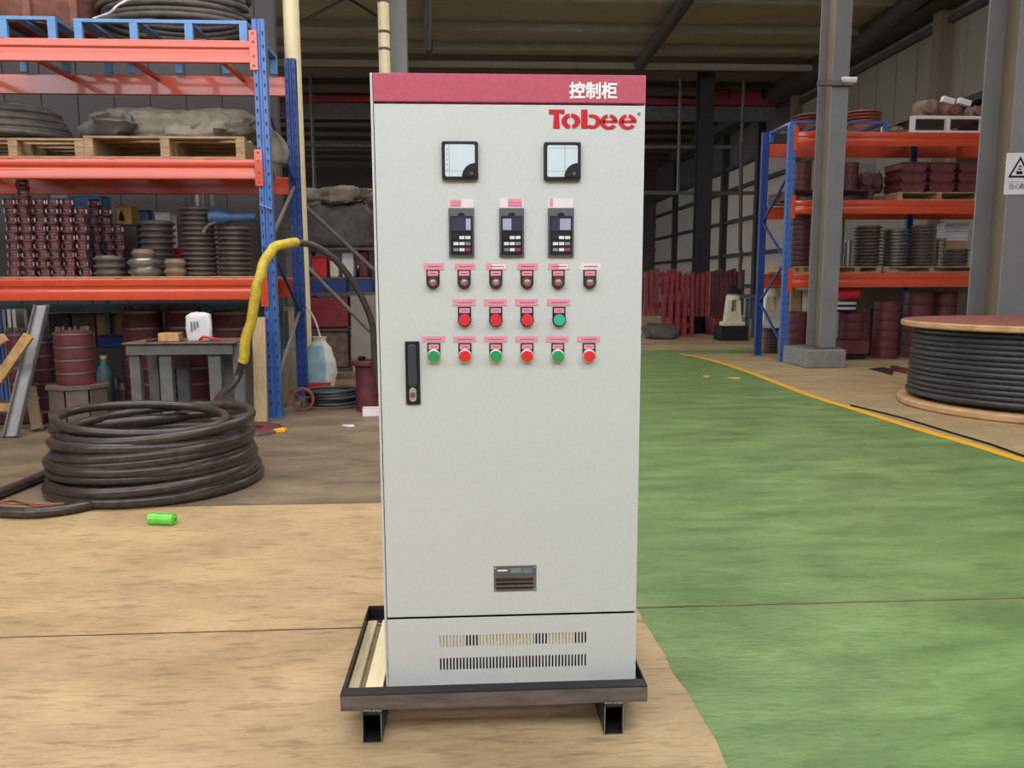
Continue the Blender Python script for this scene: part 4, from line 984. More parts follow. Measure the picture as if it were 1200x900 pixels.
# loose loop on the top
lp = [V((HX+.03+.62*math.cos(2*PI*i/60), HY-.0+.6*math.sin(2*PI*i/60), .44+.035*math.sin(2*PI*i/60+.9))) for i in range(60)]
tag(MB().tube(lp, .033, 12, closed=True).build('hose_loop', 'hose', origin=lp[0], smooth=60), 'loose black hose loop lying tilted on top of the coil', 'hose')
lp = [V((HX-.1+.56*math.cos(2*PI*i/60), HY+.03+.5*math.sin(2*PI*i/60), .465-.04*math.cos(2*PI*i/60+.4))) for i in range(60)]
tag(MB().tube(lp, .033, 12, closed=True).build('hose_loop', 'hose', origin=lp[0], smooth=60), 'inner black hose loop crossing the tilted loop atop the coil', 'hose')
# green roll
g0 = G(177, 608, .03); g1 = G(203, 609, .03)
gr = thing('green_roll', ((g0.x+g1.x)/2, g0.y, 0), 'bright green plastic roll lying on floor by the hose', 'roll')
dx = (g1-g0).normalized(); 
MB().tube([g0-dx*.005, g0+dx*.004, g1, g1+dx*.006], .036, 20).build('wrapping', 'green_roll', gr, smooth=40)
MB().tube([g1+dx*.0065, g1+dx*.012], .026, 20).build('end_core', 'green_roll', gr, smooth=40)
MB().tube([g1+dx*.0125, g1+dx*.015], .012, 14).build('core_hole', 'button_green', gr)
# maroon disc and yellow cap at the coil
q = G(304, 505)
dk = thing('maroon_disc', (q.x, q.y, 0), 'maroon round flange lying half behind the hose coil', 'flange')
q2 = V((q.x-.14, q.y+.0, 0))
q2.x += .06
MB().lathe([(.12, .005), (.27, .005), (.285, .02), (.27, .035), (.12, .035)], q2, 40, closed=True).build('plate', 'maroon', dk, smooth=35)
MB().lathe([(.285, .004), (.30, .004), (.30, .03), (.287, .03)], q2, 40, closed=True).build('rim', 'steel', dk, smooth=35)
q = G(328, 507); tag(MB().prism([(q.x-.06, q.y-.03), (q.x+.05, q.y-.02), (q.x+.06, q.y+.05), (q.x, q.y+.07)], 'z', 0.0, .04).build('yellow_foot_guard', 'yellow_paint', origin=(q.x, q.y, 0), bevel=.01), 'yellow foot guard on the floor at blue upright base', 'guard')
# small floor things right of the rack
q = G(352, 484); x, y = q.x, q.y+.14
hw = thing('handwheel', (x, y, 0), 'rusty handwheel standing on edge by the rack foot', 'wheel')
MB().lathe([(.105, -.02), (.13, -.02), (.135, 0), (.13, .02), (.105, .02)], (x, y, .136), 28, 'y', closed=True).build('rim', 'rust', hw, smooth=50)
for k in range(3): 
    t = PI*k/3+.3; MB().bar((x-.105*math.cos(t), y, .136-.105*math.sin(t)), (x+.105*math.cos(t), y, .136+.105*math.sin(t)), .022, .014).build('spoke', 'maroon', hw)
MB().lathe([(.035, -.03), (.035, .03)], (x, y, .136), 14, 'y').build('hub', 'steel_dark', hw)
q = G(388, 481); cpts = coil_path(q.x-.02, q.y+.34, .028, .3, 5, .035, .03, 5)
hose('cable_coil', cpts, .022, 'cable', 'small black cable coil on floor beside the sack')
# sack
q = G(371, 461)
sk = thing('woven_sack', (q.x, q.y+.12, 0), 'white and pale blue woven sack with red stripe by the rack', 'sack')
zt = P(378, 395, q.y).z
bl = MB(); n_u, n_v = 30, 20; vs = []; fs = []
for j in range(n_v+1):
    t = j/n_v; zz = .002+zt*t; pr_ = [(0, .78), (.1, .95), (.35, 1), (.6, .9), (.8, .62), (.9, .38), (.94, .32), (1.01, .46)]; pf = next(a[1]+(b[1]-a[1])*(t-a[0])/(b[0]-a[0]) for a, b in zip(pr_, pr_[1:]) if t <= b[0]); wv = .24*pf; dv = .13*pf
    for i in range(n_u):
        a_ = 2*PI*i/n_u; c_, s_ = math.cos(a_), math.sin(a_); k_ = 1+.12*noise.noise(V((c_*1.5, s_*1.5, t*5)))+.05*noise.noise(V((c_*5, s_*5, t*14)))
        vs.append((q.x-.0+.05*t+wv*k_*c_, q.y+.05+dv*k_*s_, zz))
for j in range(n_v):
    for i in range(n_u): i2 = (i+1) % n_u; fs.append((j*n_u+i, j*n_u+i2, (j+1)*n_u+i2, (j+1)*n_u+i))
fs.append(tuple(range(n_u))[::-1]); fs.append(tuple(n_v*n_u+i for i in range(n_u)))
bl.add(vs, fs)
for fi, f in enumerate(bl.f[:-2]):
    j, i = fi//n_u, fi % n_u; a_ = 2*PI*i/n_u
    bl.mi[fi] = 2 if (2 <= j <= 3 and PI*1.1 < a_ < PI*1.75) else 1 if PI*.9 < a_ < PI*1.62 and j < 17 else 0
bl.build('sack_body', ['sack_white', 'sack_blue', 'bright_red'], sk, smooth=60)
hose('sack_rope', smoothpath([V((q.x+.07, q.y+.05, zt-.03)), V((q.x-.0, q.y+.0, zt+.25)), P(352, 350, q.y-.05)]), .012, 'paper', 'rope from the sack neck up to the rack upright', 'rope', 6)
q = G(350, 445); 
b0, b1 = G(327, 468), P(341, 398, 9.2)
tag(MB().bar((b0.x+.18, 9.0, .02), (b1.x, 9.0, b1.z-.1), .09, .05, up=(0, -1, 0)).build('propped_board', 'weathered_wood', origin=(b0.x, 9.0, 0)), 'weathered board propped inside the rack upright frame', 'board')
# maroon round stool next to the cabinet and the white-pink box
q = G(431, 484); x, y = q.x, q.y+.2; zt = P(431, 424, y-.2).z
ds = thing('maroon_drum', (x, y, 0), 'maroon drum with wide rim standing beside the grey cabinet', 'drum')
MB().lathe([(.15, 0), (.15, zt-.06)], (x, y, 0), 32).build('barrel', 'maroon', ds, smooth=40)
MB().lathe([(.1, zt-.059), (.205, zt-.05), (.21, zt-.02), (.205, zt), (.1, zt)], (x, y, 0), 32, closed=True).build('rim_plate', 'maroon', ds, smooth=40)
tag(MB().lathe([(.05, 0), (.05, .12), (.03, .12), (.03, .14)], (x+.09, y, zt+.001), 16).build('maroon_fitting', 'maroon', origin=(x+.09, y, zt+.001), smooth=40), 'small maroon fitting standing on the rimmed maroon drum', 'fitting')
tag(MB().lathe([(.03, 0), (.045, .02), (.045, .04), (.02, .05)], (x-.07, y-.05, zt+.001), 12).build('black_bobbin', 'slot_black', origin=(x-.07, y-.05, zt+.001), smooth=40), 'small black knob lying on the rimmed maroon drum', 'knob')
q = G(436, 488)
cb = thing('small_carton', (q.x, q.y+.05, 0), 'small pinkish white carton on floor before maroon drum', 'box')
MB().box((q.x-.1, q.y, 0), (q.x+.12, q.y+.09, .085)).build('body', 'pink_pale', cb, bevel=.004)
MB().box((q.x-.102, q.y-.002, .086), (q.x+.122, q.y+.092, .094)).build('lid', 'paper', cb, bevel=.002)
q = G(409, 500); tag(MB().blob((q.x, q.y, .008), (.06, .035, .01), .3, 20, nu=12, nv=6).build('paper_scrap', 'paper', origin=(q.x, q.y, 0)), 'small paper scrap on floor between rack and cabinet', 'scrap')
for i, (px, py, lb) in enumerate(((860, 444, 'yellowish leaf scrap on the far green floor'), (829, 442, 'pale thin scrap on the far green floor'))):
    q = G(px, py); tag(MB().blob((q.x, q.y, .01), (.09-.03*i, .06, .012), .4, 12, nu=12, nv=6, seed=i).build('floor_scrap', 'ochre', origin=(q.x, q.y, 0)), lb, 'scrap')

# ================================================================ FAR LEFT SHELVING (between rack and cabinet)
YS = 12.4
zS = P(400, 290, YS).z; zS2 = P(400, 325, YS).z; zS0 = P(400, 440, YS).z
xs0, xs1 = P(352, 300, YS).x, P(470, 300, YS).x
shf = thing('storage_shelf', ((xs0+xs1)/2, YS, 0), 'dark storage shelving with wrapped goods seen behind the rack', 'shelf')
for z_ in (zS, zS2, P(400, 392, YS).z): MB().box((xs0, YS, z_-.04), (xs1, YS+.9, z_)).build('shelf_board', 'steel_dark', shf)
for x in (xs0, xs1-.06):
    for y in (YS+.02, YS+.86): MB().box((x, y, 0), (x+.06, y+.03, zS-.041)).build('post', 'blue_dark', shf)
a, b = P(357, 288, YS+.4), P(437, 240, YS+.4)
tw = thing('wrapped_load', ((a.x+b.x)/2, YS+.45, zS), 'dark film wrapped load on the storage shelf', 'load')
MB().blob(((a.x+b.x)/2, YS+.45, zS+(b.z-zS)*.5), ((b.x-a.x)/2*.93, .36, (b.z-zS)*.5), .12, 4, .4, 6, 40, 20, flat=zS+.001).build('film', 'tarp_dark', tw, smooth=50)
MB().blob(((a.x+b.x)/2-.05, YS+.4, b.z+.1), ((b.x-a.x)/2*.9, .33, .13), .3, 5, .6, 8, 40, 18).build('crumpled_cover', 'tarp', tw, smooth=50)
z_ = zS2+.002
for i, (p0_, p1_, pt, mm, nm, lb, ct) in enumerate(((366, 382, 300, 'bright_red', 'red_machine_part', 'red machine part on the lower storage shelf', 'part'), (386, 396, 306, 'cast_white', 'white_fitting', 'white fitting beside the red machine part on shelf', 'fitting'), (400, 414, 296, 'paper', 'white_red_carton', 'white and red bottle carton on the storage shelf', 'box'), (420, 430, 293, 'maroon', 'maroon_bin', 'maroon bin at shelf end beside the grey cabinet', 'bin'))):
    crate(p0_, p1_, pt, 322, YS+.15, .3, mm, nm, lb, ct, zb=z_, bev=.02)
for i, (p0_, p1_) in enumerate(((360, 382), (386, 406), (413, 436))):
    a = P(p0_, 342, YS-.3); b = P(p1_, 328, YS-.3)
    bn_ = thing('blue_bin', ((a.x+b.x)/2, YS-.2, a.z), ('blue bin on the cart nearest the blue upright', 'blue bin in the middle of the cart row', 'blue bin on the cart nearest the cabinet edge')[i], 'bin', 'blue bins on the parts cart')
    MB().prism([(a.x, a.z), (b.x, a.z), (b.x+.02, b.z), (a.x-.02, b.z)], 'y', YS-.4, YS-.08).build('bin_body', 'blue_dark', bn_)
    MB().box((a.x+.02, YS-.37, b.z+.001), (b.x-.02, YS-.1, b.z+.04)).build('contents', 'steel_dark', bn_, bevel=.01)
zc_ = P(400, 342, YS-.3).z-.003
ct = thing('parts_cart', (P(385, 400, YS).x, YS-.2, 0), 'maroon and tan parts cart below the blue bins', 'cart')
xa_, xb_ = P(360, 400, YS-.4).x, P(442, 400, YS-.4).x; xm = P(411, 400, YS-.4).x
MB().box((xa_, YS-.42, zc_-.05), (xb_, YS-.06, zc_)).build('top', 'steel_dark', ct)
MB().box((xa_+.03, YS-.40, P(380, 384, YS-.4).z), (xm-.03, YS-.08, zc_-.08)).build('maroon_drawer_block', 'red_paint', ct, bevel=.02)
MB().box((xa_+.03, YS-.42, P(380, 388, YS-.4).z), (xm-.03, YS-.08, P(380, 385, YS-.4).z)).build('ledge', 'steel_dark', ct)
MB().box((xa_+.06, YS-.38, P(380, 430, YS-.4).z), (xm-.05, YS-.1, P(380, 389, YS-.4).z)).build('tan_panel', 'casting_tan', ct)
MB().box((xa_, YS-.4, 0), (xm, YS-.1, P(380, 431, YS-.4).z)).build('dark_base', 'steel_dark', ct)
gc = thing('grey_cabinet', ((xm+xb_)/2, YS-.3, 0), 'plain grey cabinet standing beside the maroon parts cart', 'cabinet')
MB().box((xm+.02, YS-.44, .06), (xb_+.2, YS+0-.43+.0, zc_-.055)).build('door_panel', 'wall_far', gc, bevel=.004)
MB().box((xm+.02, YS-.425, .05), (xb_+.2, YS-.1, zc_-.053)).build('body', 'wall_far', gc)
MB().box((xm+.04, YS-.41, 0), (xb_+.18, YS-.1, .049)).build('plinth_strip', 'steel_dark', gc)
for i, (a, b) in enumerate((((360, 313), (441, 395)), ((378, 262), (433, 316)))):
    p_, q_ = P(*a, 10.9), P(*b, 10.9)
    if i == 0: q_ = p_+(q_-p_)*((p_.z-.03)/(p_.z-q_.z))
    else: p_ = p_+(p_-q_)*.35; q_ = V((q_.x, 11.4, q_.z))
    tag(MB().cyl(p_, q_, .03, 12).build('steel_bar', 'grey_paint', origin=p_, smooth=40), ('lower slanted steel bar crossing before the blue bins' if i == 0 else 'upper slanted steel bar before the wrapped load'), 'bar')
# small clutter on the two lower shelf levels and the cart
rc_n = random.Random(9)
zc3 = P(400, 392, YS).z+.002
for i in range(9):
    px = 362+i*8.6; mm = ['bright_red', 'cast_white', 'steel_dark', 'blue_dark', 'maroon', 'cast_white', 'blue', 'steel', 'maroon'][i]; h = [.14, .2, .12, .22, .18, .12, .16, .2, .14][i]; x = P(px, 330, YS+.7).x
    o = MB().lathe([(.05, 0), (.07, h*.15), (.07, h*.7), (.035, h*.8), (.035, h)], (x, YS+.72, zS2+.002), 12).build('shelf_canister', mm, origin=(x, YS+.72, zS2+.002), smooth=40)
    tag(o, '%s canister from the blue upright at shelf back, %s coloured' % (ROMAN[i], {'bright_red': 'red', 'cast_white': 'white', 'steel_dark': 'dark', 'blue_dark': 'dark blue', 'maroon': 'maroon', 'blue': 'blue', 'steel': 'grey'}[mm]), 'canister', 'canisters at the back of the storage shelf')
for i, (px, mm, w_) in enumerate(((366, 'cast_white', .1), (377, 'tool_blue', .08), (390, 'copper', .07), (399, 'cast_white', .05), (404, 'steel_dark', .06))):
    x = P(px, 355, YS-.3).x; zz = zc_+.001-.0
    tag(MB().blob((x, YS-.02, zS2-.3), (w_, .06, .04), .4, 12, nu=14, nv=8, seed=i).build('loose_fitting', mm, origin=(x, YS-.02, zS2-.3), smooth=50), '%s loose fitting behind the blue bins row' % ROMAN[i], 'fitting', 'loose fittings behind the blue bins') if False else None
# floor ledge
q = P(410, 436, 11.4)
tag(MB().box((P(360, 430, 11.6).x, 11.5, 0), (P(450, 430, 11.6).x, 11.8, .08)).build('floor_beam', 'casting_tan', origin=(q.x, 11.6, 0)), 'low tan floor beam before the grey cabinet', 'beam')

# ================================================================ FAR CENTRE: red base frames and white castings
YR = 20.5
zt = P(810, 318, YR).z; zb = P(810, 370, YR).z
def baseframe(px0, px1, Y, zb, zt, label, nb, mm='red_paint'):
    a, b = P(px0, 340, Y).x, P(px1, 340, Y).x
    r = thing('pump_skid', ((a+b)/2, Y, zb), label, 'frame', 'red base frames stored in the far bay')
    for z_ in (zt-.16, zb+.22): MB().box((a, Y+.05, z_), (b, Y+.13, z_+.12)).build('rail', mm, r)
    for k in range(nb):
        x = a+(b-a-.1)*k/(nb-1); MB().box((x, Y-.04, zb), (x+.09, Y+.05, zt+.04*(k % 3))).build('bar', mm, r)
    return r
baseframe(755, 798, YR+.1, zb, zt, 'red base frame standing nearest the cabinet edge', 7)
baseframe(779, 831, YR-.4, zb, P(800, 322, YR).z, 'red base frame standing across two maroon blocks', 9)
baseframe(832, 872, YR+.2, zb, zt, 'red base frame behind the white bearing stand', 8, 'maroon')
baseframe(776, 814, YR-.8, .0, P(780, 345, YR-.8).z, 'lower red frame leaning before the other red frames', 5)
for i, (p0_, p1_) in enumerate(((781, 798), (832, 848))):
    a = P(p0_, 376, YR).x; b = P(p1_, 376, YR).x
    r = thing('maroon_block', ((a+b)/2, YR, 0), ('maroon support block under the red frames nearer the cabinet' if i == 0 else 'maroon support block under the red frames nearer the racks'), 'block')
    MB().box((a, YR-.35, .03), (b, YR+.45, zb-.03)).build('block_body', 'red_paint', r, bevel=.02)
    MB().box((a-.04, YR-.38, 0), (b+.04, YR+.48, .029)).build('foot_plate', 'maroon', r)
    MB().box((a-.04, YR-.38, zb-.029), (b+.04, YR+.48, zb-.003)).build('top_plate', 'maroon', r)
r = tag(MB().box((P(798, 376, YR+.5).x, YR+.6, 0), (P(832, 376, YR+.5).x, YR+1, zb-.05)).build('dark_crate', 'slot_black', origin=(P(815, 376, YR).x, YR+.7, 0)), 'dark crate between the two maroon support blocks', 'crate')
def stand(px, pt, pb, Y, label, zb=None):
    a = P(px, pb, Y); z0 = a.z if zb is None else zb; H = P(px, pt, Y).z-z0; x = a.x; w_ = .2
    r = thing('cast_stand', (x, Y, z0), label, 'casting', 'white cast stands in the far bay')
    m_ = MB()
    for s in (-1, 1): m_.prism([(x+s*w_*1.0, z0+.1), (x+s*w_*.45, z0+.1), (x+s*w_*.25, z0+H*.8), (x+s*w_*.7, z0+H*.8)], 'y', Y-.12, Y+.12)
    m_.build('cheeks', 'cast_white', r)
    MB().box((x-w_*1.3, Y-.2, z0), (x+w_*1.3, Y+.2, z0+.1)).build('base', 'cast_white', r, bevel=.02)
    MB().lathe([(w_*.8, z0+H*.8), (w_*.85, z0+H*.9), (w_*.6, z0+H)], (x, Y, 0), 20).build('bearing_top', 'cast_white', r, smooth=40)
    MB().box((x-w_*.44, Y-.02, z0+.1), (x+w_*.44, Y+.02, z0+H*.45)).build('web', 'cast_white', r)
    return r
stand(858, 344, 376, 18.5, 'white cast stand before the red frames beside rear upright', .35)
tag(MB().box((P(858, 376, 18.5).x-.35, 18.2, 0), (P(858, 376, 18.5).x+.3, 18.8, .347)).build('black_plinth', 'slot_black', origin=(P(858, 376, 18.5).x, 18.5, 0)), 'black plinth under the white cast stand by red frames', 'plinth')
x = P(858, 340, 18.5).x
tag(MB().lathe([(.2, 0), (.2, .12), (.12, .16), (.1, .22)], (x, 18.5, P(858, 344, 18.5).z+.002), 18).build('black_motor', 'slot_black', origin=(x, 18.5, P(858, 344, 18.5).z+.002), smooth=40), 'black rounded motor on top of the white cast stand', 'motor')
x = P(878, 348, 19.4).x
r = thing('pale_stand', (x, 19.4, 0), 'pale teal frame seen through the rear rack uprights', 'frame')
for k in range(3): MB().box((x-.25+k*.18, 19.4, 0), (x-.17+k*.18, 19.46, P(878, 350, 19.4).z)).build('bar', 'teal', r)
MB().box((x-.3, 19.34, 1.0), (x+.3, 19.399, 1.1)).build('rail', 'teal', r)
q = G(762, 398); tag(MB().blob((q.x+.3, q.y+.3, .18), (.35, .3, .2), .3, 2, .7, 4, flat=.002).build('covered_heap', 'tarp_dark', origin=(q.x, q.y+1, 0), smooth=50), 'low dark covered heap on far floor by the cabinet edge', 'heap')
# hanging chain hoist at far
x = P(868, 320, 17.5)
ch = []
for k in range(-1, 9):
    zz = P(868+.8*math.sin(k*1.7), 332-k*7-(110 if k == 8 else 0), 17.5)
    ch.append(zz)
hose('chain', smoothpath(ch[::-1], 3), .045, 'girt_dark', 'dark chain bundle hanging behind the rear rack upright', 'chain', 6)

# ================================================================ RIGHT RACK
YQ, YQr = 13.34, 14.55
xr = G(912, 424).x
zR = [(P(1050, b, YQ).z, P(1050, a, YQ).z) for a, b in ((154.5, 171), (234.5, 250.5), (320, 336.5))]
xq = P(919, 300, YQ).x
rackR = thing('pallet_rack', (xq, YQ, 0), 'blue and orange pallet rack behind the grey column and cable drum', 'rack')
XE = 10.75; wq = .125
for X in (xq, 10.6, 8.35):
    Yr_ = YQr
    if X == 8.35:
        upright(rackR, X, YQr, .11, .09, P(930, 145, YQ).z, 'blue_dark', False); continue
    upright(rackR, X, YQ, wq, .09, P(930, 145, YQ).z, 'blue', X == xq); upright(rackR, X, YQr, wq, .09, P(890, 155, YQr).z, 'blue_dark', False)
    z_ = .3; k = 0
    while z_+.6 < 3.8:
        a_, b_ = (YQ+.09, YQr) if k % 2 == 0 else (YQr, YQ+.09)
        MB().bar((X+.06, a_, z_), (X+.06, b_, z_+.72), .035, .035).build('cross_brace', 'blue_dark', rackR); z_ += .75; k += 1
for (z0, z1) in zR:
    for yy, s in ((YQ+.01, 1), (YQr+.08, -1)):
        b = MB().prism(beam_profile(yy, z0, z1, s), 'x', xq+wq+.002, 10.59).build('beam', 'orange', rackR, bevel=.007, smooth=80)
        if s > 0: MB().box((xq+wq-.045, YQ-.012, z0-.08), (xq+wq+.035, YQ-.003, z1+.08)).build('beam_connector', 'orange', b)
    for k in range(5):
        x = xq+.6+k*1.05; MB().box((x, YQ+.07, z1-.05), (x+.06, YQr+.02, z1-.012)).build('cross_support', 'orange', rackR)
TR = [z1+EPS for z0, z1 in zR]
# top level goods
z = TR[0]
a, b = P(905, 150, YQ+.15), P(1040, 143, YQ+.15)
steel_pallet(a.x+.32, b.x, YQ+.12, YQr-.1, z, b.z-z, 'blue steel pallet on top of the far rack behind column', 'blue', 3)
zc2 = b.z+.003
for i, (pc, w_, n_, mm, lb) in enumerate(((1008, 23, 4, 'copper', 'copper toned ring in the flat stack right of column'), (948, 20, 3, 'rust', 'rusty ring in the stack on pallet left of column'))):
    X = P(pc, 140, YQ+.5).x; R = w_*14/900; pr = ribring(R, .055, mm, hole=.8)
    stack(pr, X, YQ+.5, zc2, n_, .055, lb, 'rings on the top of the far rack')
a, b = P(1068, 150, YQ+.1), P(1155, 136, YQ+.1)
wc = thing('white_frame_crate', ((a.x+b.x)/2, YQ+.5, z), 'white steel frame crate full of castings on top shelf', 'crate')
t = .07; zt = b.z
for y in (YQ+.1, YQr-.15):
    MB().box((a.x, y, z), (b.x, y+t, z+.04)).build('bottom_rail', 'paper', wc); MB().box((a.x, y, zt-.05), (b.x, y+t, zt)).build('top_rail', 'paper', wc)
    for x in (a.x, (a.x+b.x)/2-t/2, b.x-t): MB().box((x, y, z+.04), (x+t, y+t, zt-.05)).build('post', 'paper', wc)
zq = zt+.003
MB().box((a.x+.01, YQ+.2, zt-.045), (b.x-.01, YQr-.16, zt-.01)).build('deck', 'steel_dark', wc)
rnd = random.Random(4)
def volute(X, Y, z0, R, h, mm, label, group):
    r = thing('pump_volute', (X, Y, z0), label, 'casting', group)
    MB().lathe([(R*.3, 0), (R*.85, 0), (R, h*.2), (R, h*.7), (R*.8, h*.95), (R*.3, h)], (X, Y, z0), 20, closed=True).build('shell', mm, r, smooth=40)
    MB().cyl((X-R*.3, Y-R*.5, z0+h*.5), (X-R*.3, Y-R*1.15, z0+h*.55), h*.32, 12).build('outlet', mm, r, smooth=40)
    for k in range(6):
        t_ = 2*PI*k/6; MB().cyl((X+R*.6*math.cos(t_), Y+R*.6*math.sin(t_), z0+h*.96), (X+R*.6*math.cos(t_), Y+R*.6*math.sin(t_), z0+h*1.1), .02, 6).build('bolt', 'steel_dark', r)
    return r
for i, (px, R, h, mm) in enumerate(((1084, .23, .34, 'casting_tan'), (1114, .19, .28, 'rust'), (1142, .19, .24, 'casting_tan'))):
    volute(P(px, 130, YQ+.55).x, YQ+.55, zt+.003, R, h, mm, ('large tan', 'rust brown', 'smaller tan')[i]+' pump volute on the white frame crate', 'volutes on top of the far rack')
for i, (px, h) in enumerate(((1042, .12), (1052, .2), (1060, .3))):
    volute(P(px, 150, YQ+.6).x, YQ+.35+.28*i, z, .13, h, 'casting_tan', ('lowest', 'middle-height', 'highest')[i]+' brown casting between blue pallet and white crate', 'castings on top of the far rack')
for i, px in enumerate((1110, 1129)):
    c_ = P(px, 118-i*-2, YQ+.3); tag(MB().bar(c_+V((-.1, 0, .03)), c_+V((.12, 0, -.03)), .1, .1).build('white_tag_block', 'paper', origin=c_, bevel=.01), ('white block resting on the rust brown volute' if i == 0 else 'tilted white block nearest the right steel column'), 'block')
# level 2
z = TR[1]
a, b = P(1052, 230, YQ+.08), P(1150, 225, YQ+.08)
wood_pallet(a.x, b.x, YQ+.08, YQr-.05, z, b.z-z, 'wooden pallet under boxy maroon castings on far rack')
zc = b.z+.003
def boxcast():
    r = thing('boxy_casting', (0, 0, 0), '', 'casting'); w_, h = .225, CHh
    MB().prism([(-w_*.8, 0), (w_*.8, 0), (w_, h*.35), (w_, h*.86), (-w_, h*.86), (-w_, h*.35)], 'y', -.3, .3).build('shell', 'maroon', r, bevel=.012, local=True)
    MB().box((-w_*1.03, -.31, h*.87), (w_*1.03, .31, h*.985)).build('flange', 'maroon', r, local=True)
    return r
CHh = (P(1060, 190, YQ+.2).z-zc)/3
bc = boxcast()
for i, px in enumerate((1060, 1093, 1126)):
    stack(bc, P(px, 210, YQ+.45).x, YQ+.45, zc, 3, CHh, 'maroon boxy casting, %s stack from column' % ROMAN[i], 'boxy maroon castings on the far rack')
a, b = P(975, 232, YQ+.1), P(1024, 222, YQ+.1)
xcol = a.x
wood_pallet(a.x-.75, b.x, YQ+.1, YQr-.1, z, b.z-z, 'dark pallet under maroon plates beside the column', mm='maroon_dark')
zc = b.z+.003
for px, n_, w_ in ((995, 5, 22), (940, 5, 22)):
    X = P(px, 200, YQ+.45).x; R = .5*w_*13.8/900; pr = drum(R, (P(px, 190, YQ+.3).z-zc)/n_, 'maroon', 'maroon_dark', n=20)
    stack(pr, X, YQ+.45, zc, n_, (P(px, 190, YQ+.3).z-zc)/n_, 'maroon plate in the stack '+('right' if px > 960 else 'left')+' of the steel column', 'maroon plates on the far rack')
for i, (px, R, h) in enumerate(((1015, .16, .3), (1036, .2, .36))):
    volute(P(px-3, 225, YQ+.4).x, YQ+.35+.35*i, zc, R*.8, h, 'maroon_dark', ('smaller' if i == 0 else 'larger')+' dark maroon volute between plates and boxy castings', 'dark volutes on the far rack')
q = P(1012, 195, YQr-.1); tag(MB().box((q.x-.2, YQr-.08, zc+.0), (q.x+.25, YQr-.02, q.z+.05)).build('grey_sheet', 'plinth', origin=(q.x, YQr-.05, zc)), 'pale grey sheet standing behind the dark volutes', 'sheet')
q = P(940, 195, YQr-.1); tag(MB().box((q.x-.15, YQr-.08, zc+.0), (q.x+.2, YQr-.02, q.z+.05)).build('pale_sheet', 'cast_white', origin=(q.x, YQr-.05, zc)), 'pale sheet standing behind plates left of column', 'sheet')
# level 3
z = TR[2]
for px0, px1, lb in ((977, 1033, 'wooden pallet under silver tubes beside the column'), (1036, 1148, 'wooden pallet under the ring stacks nearest right column'), (926, 953, 'short wooden pallet under the dark cylinder left of column')):
    a, b = P(px0, 315, YQ+.08), P(px1, 312, YQ+.08); wood_pallet(a.x, b.x, YQ+.08, YQr-.05, z, b.z-z, lb)
zc = b.z+.003
GR_ = 'ring stacks on the far rack lower shelf'
for (p0_, p1_, pt, n_, mm, Yo, what, hole) in ((1000, 1031, 265, 12, 'steel_dark', .4, 'dark ring in the stack beside the silver tubes', .6), (1034, 1064, 269, 11, 'steel', .35, 'shiny ring in the brightest stack of the far rack', .6), (1066, 1092, 264, 12, 'steel_dark', .35, 'dark ring in the tall stack right of brightest stack', .6), (1096, 1107, 279, 8, 'steel', .35, 'small bright ring in narrow stack by white papers', .5), (1109, 1134, 292, 5, 'steel_dark', .35, 'dark ring in the lowest stack below white papers', .6)):
    Y = YQ+Yo; a, b = P(p0_, 300, Y), P(p1_, 300, Y); R = (b.x-a.x)/2; h = (P((p0_+p1_)/2, pt, Y).z-zc)/n_
    stack(ribring(R, h, mm, hole=hole, n=22), (a.x+b.x)/2, Y, zc, n_, h, what, GR_, jit=.004)
for i, (px, pt, Yo) in enumerate(((986, 256, .75), (994, 281, .3), (984, 284, .3))):
    Y = YQ+Yo; q = P(px, pt, Y)
    tag(MB().lathe([(.055, 0), (.065, 0), (.065, q.z-zc), (.055, q.z-zc)], (q.x, Y, zc), 16, closed=True).build('silver_tube', 'steel', origin=(q.x, Y, zc), smooth=40), ('tallest silver tube standing beside the steel column', 'short silver tube nearest the dark ring stack', 'short silver tube touching the column edge')[i], 'tube', 'silver tubes on the far rack')
q = P(1120, 262, YQr-.3); q0 = P(1104, 282, YQr-.3)
pp_ = thing('paper_stack', (q.x, YQr-.3, zc), 'white papers stacked high behind the lowest ring stack', 'papers')
MB().box((q0.x, YQr-.35, zc), (q0.x+.45, YQr-.1, q0.z)).build('carton', 'cardboard', pp_)
for k in range(6): MB().box((q0.x+.01*(k % 2), YQr-.36, q0.z+.002+k*.055), (q0.x+.46, YQr-.1, q0.z+.05+k*.055)).build('paper_bundle', 'paper', pp_)
Y = YQ+.4; q = P(938, 252, Y); R = 12*Y/900
cy = thing('dark_cylinder', (q.x, Y, zc), 'dark maroon ribbed cylinder left of the steel column', 'cylinder')
prof = []
nR = 10; H = q.z-zc
for k in range(nR): prof += [(R*.94, H*k/nR+.001), (R, H*(k+.2)/nR), (R, H*(k+.7)/nR), (R*.94, H*(k+.9)/nR)]
MB().lathe(prof, (q.x, Y, zc), 24).build('shell', 'maroon_dark', cy, smooth=30)
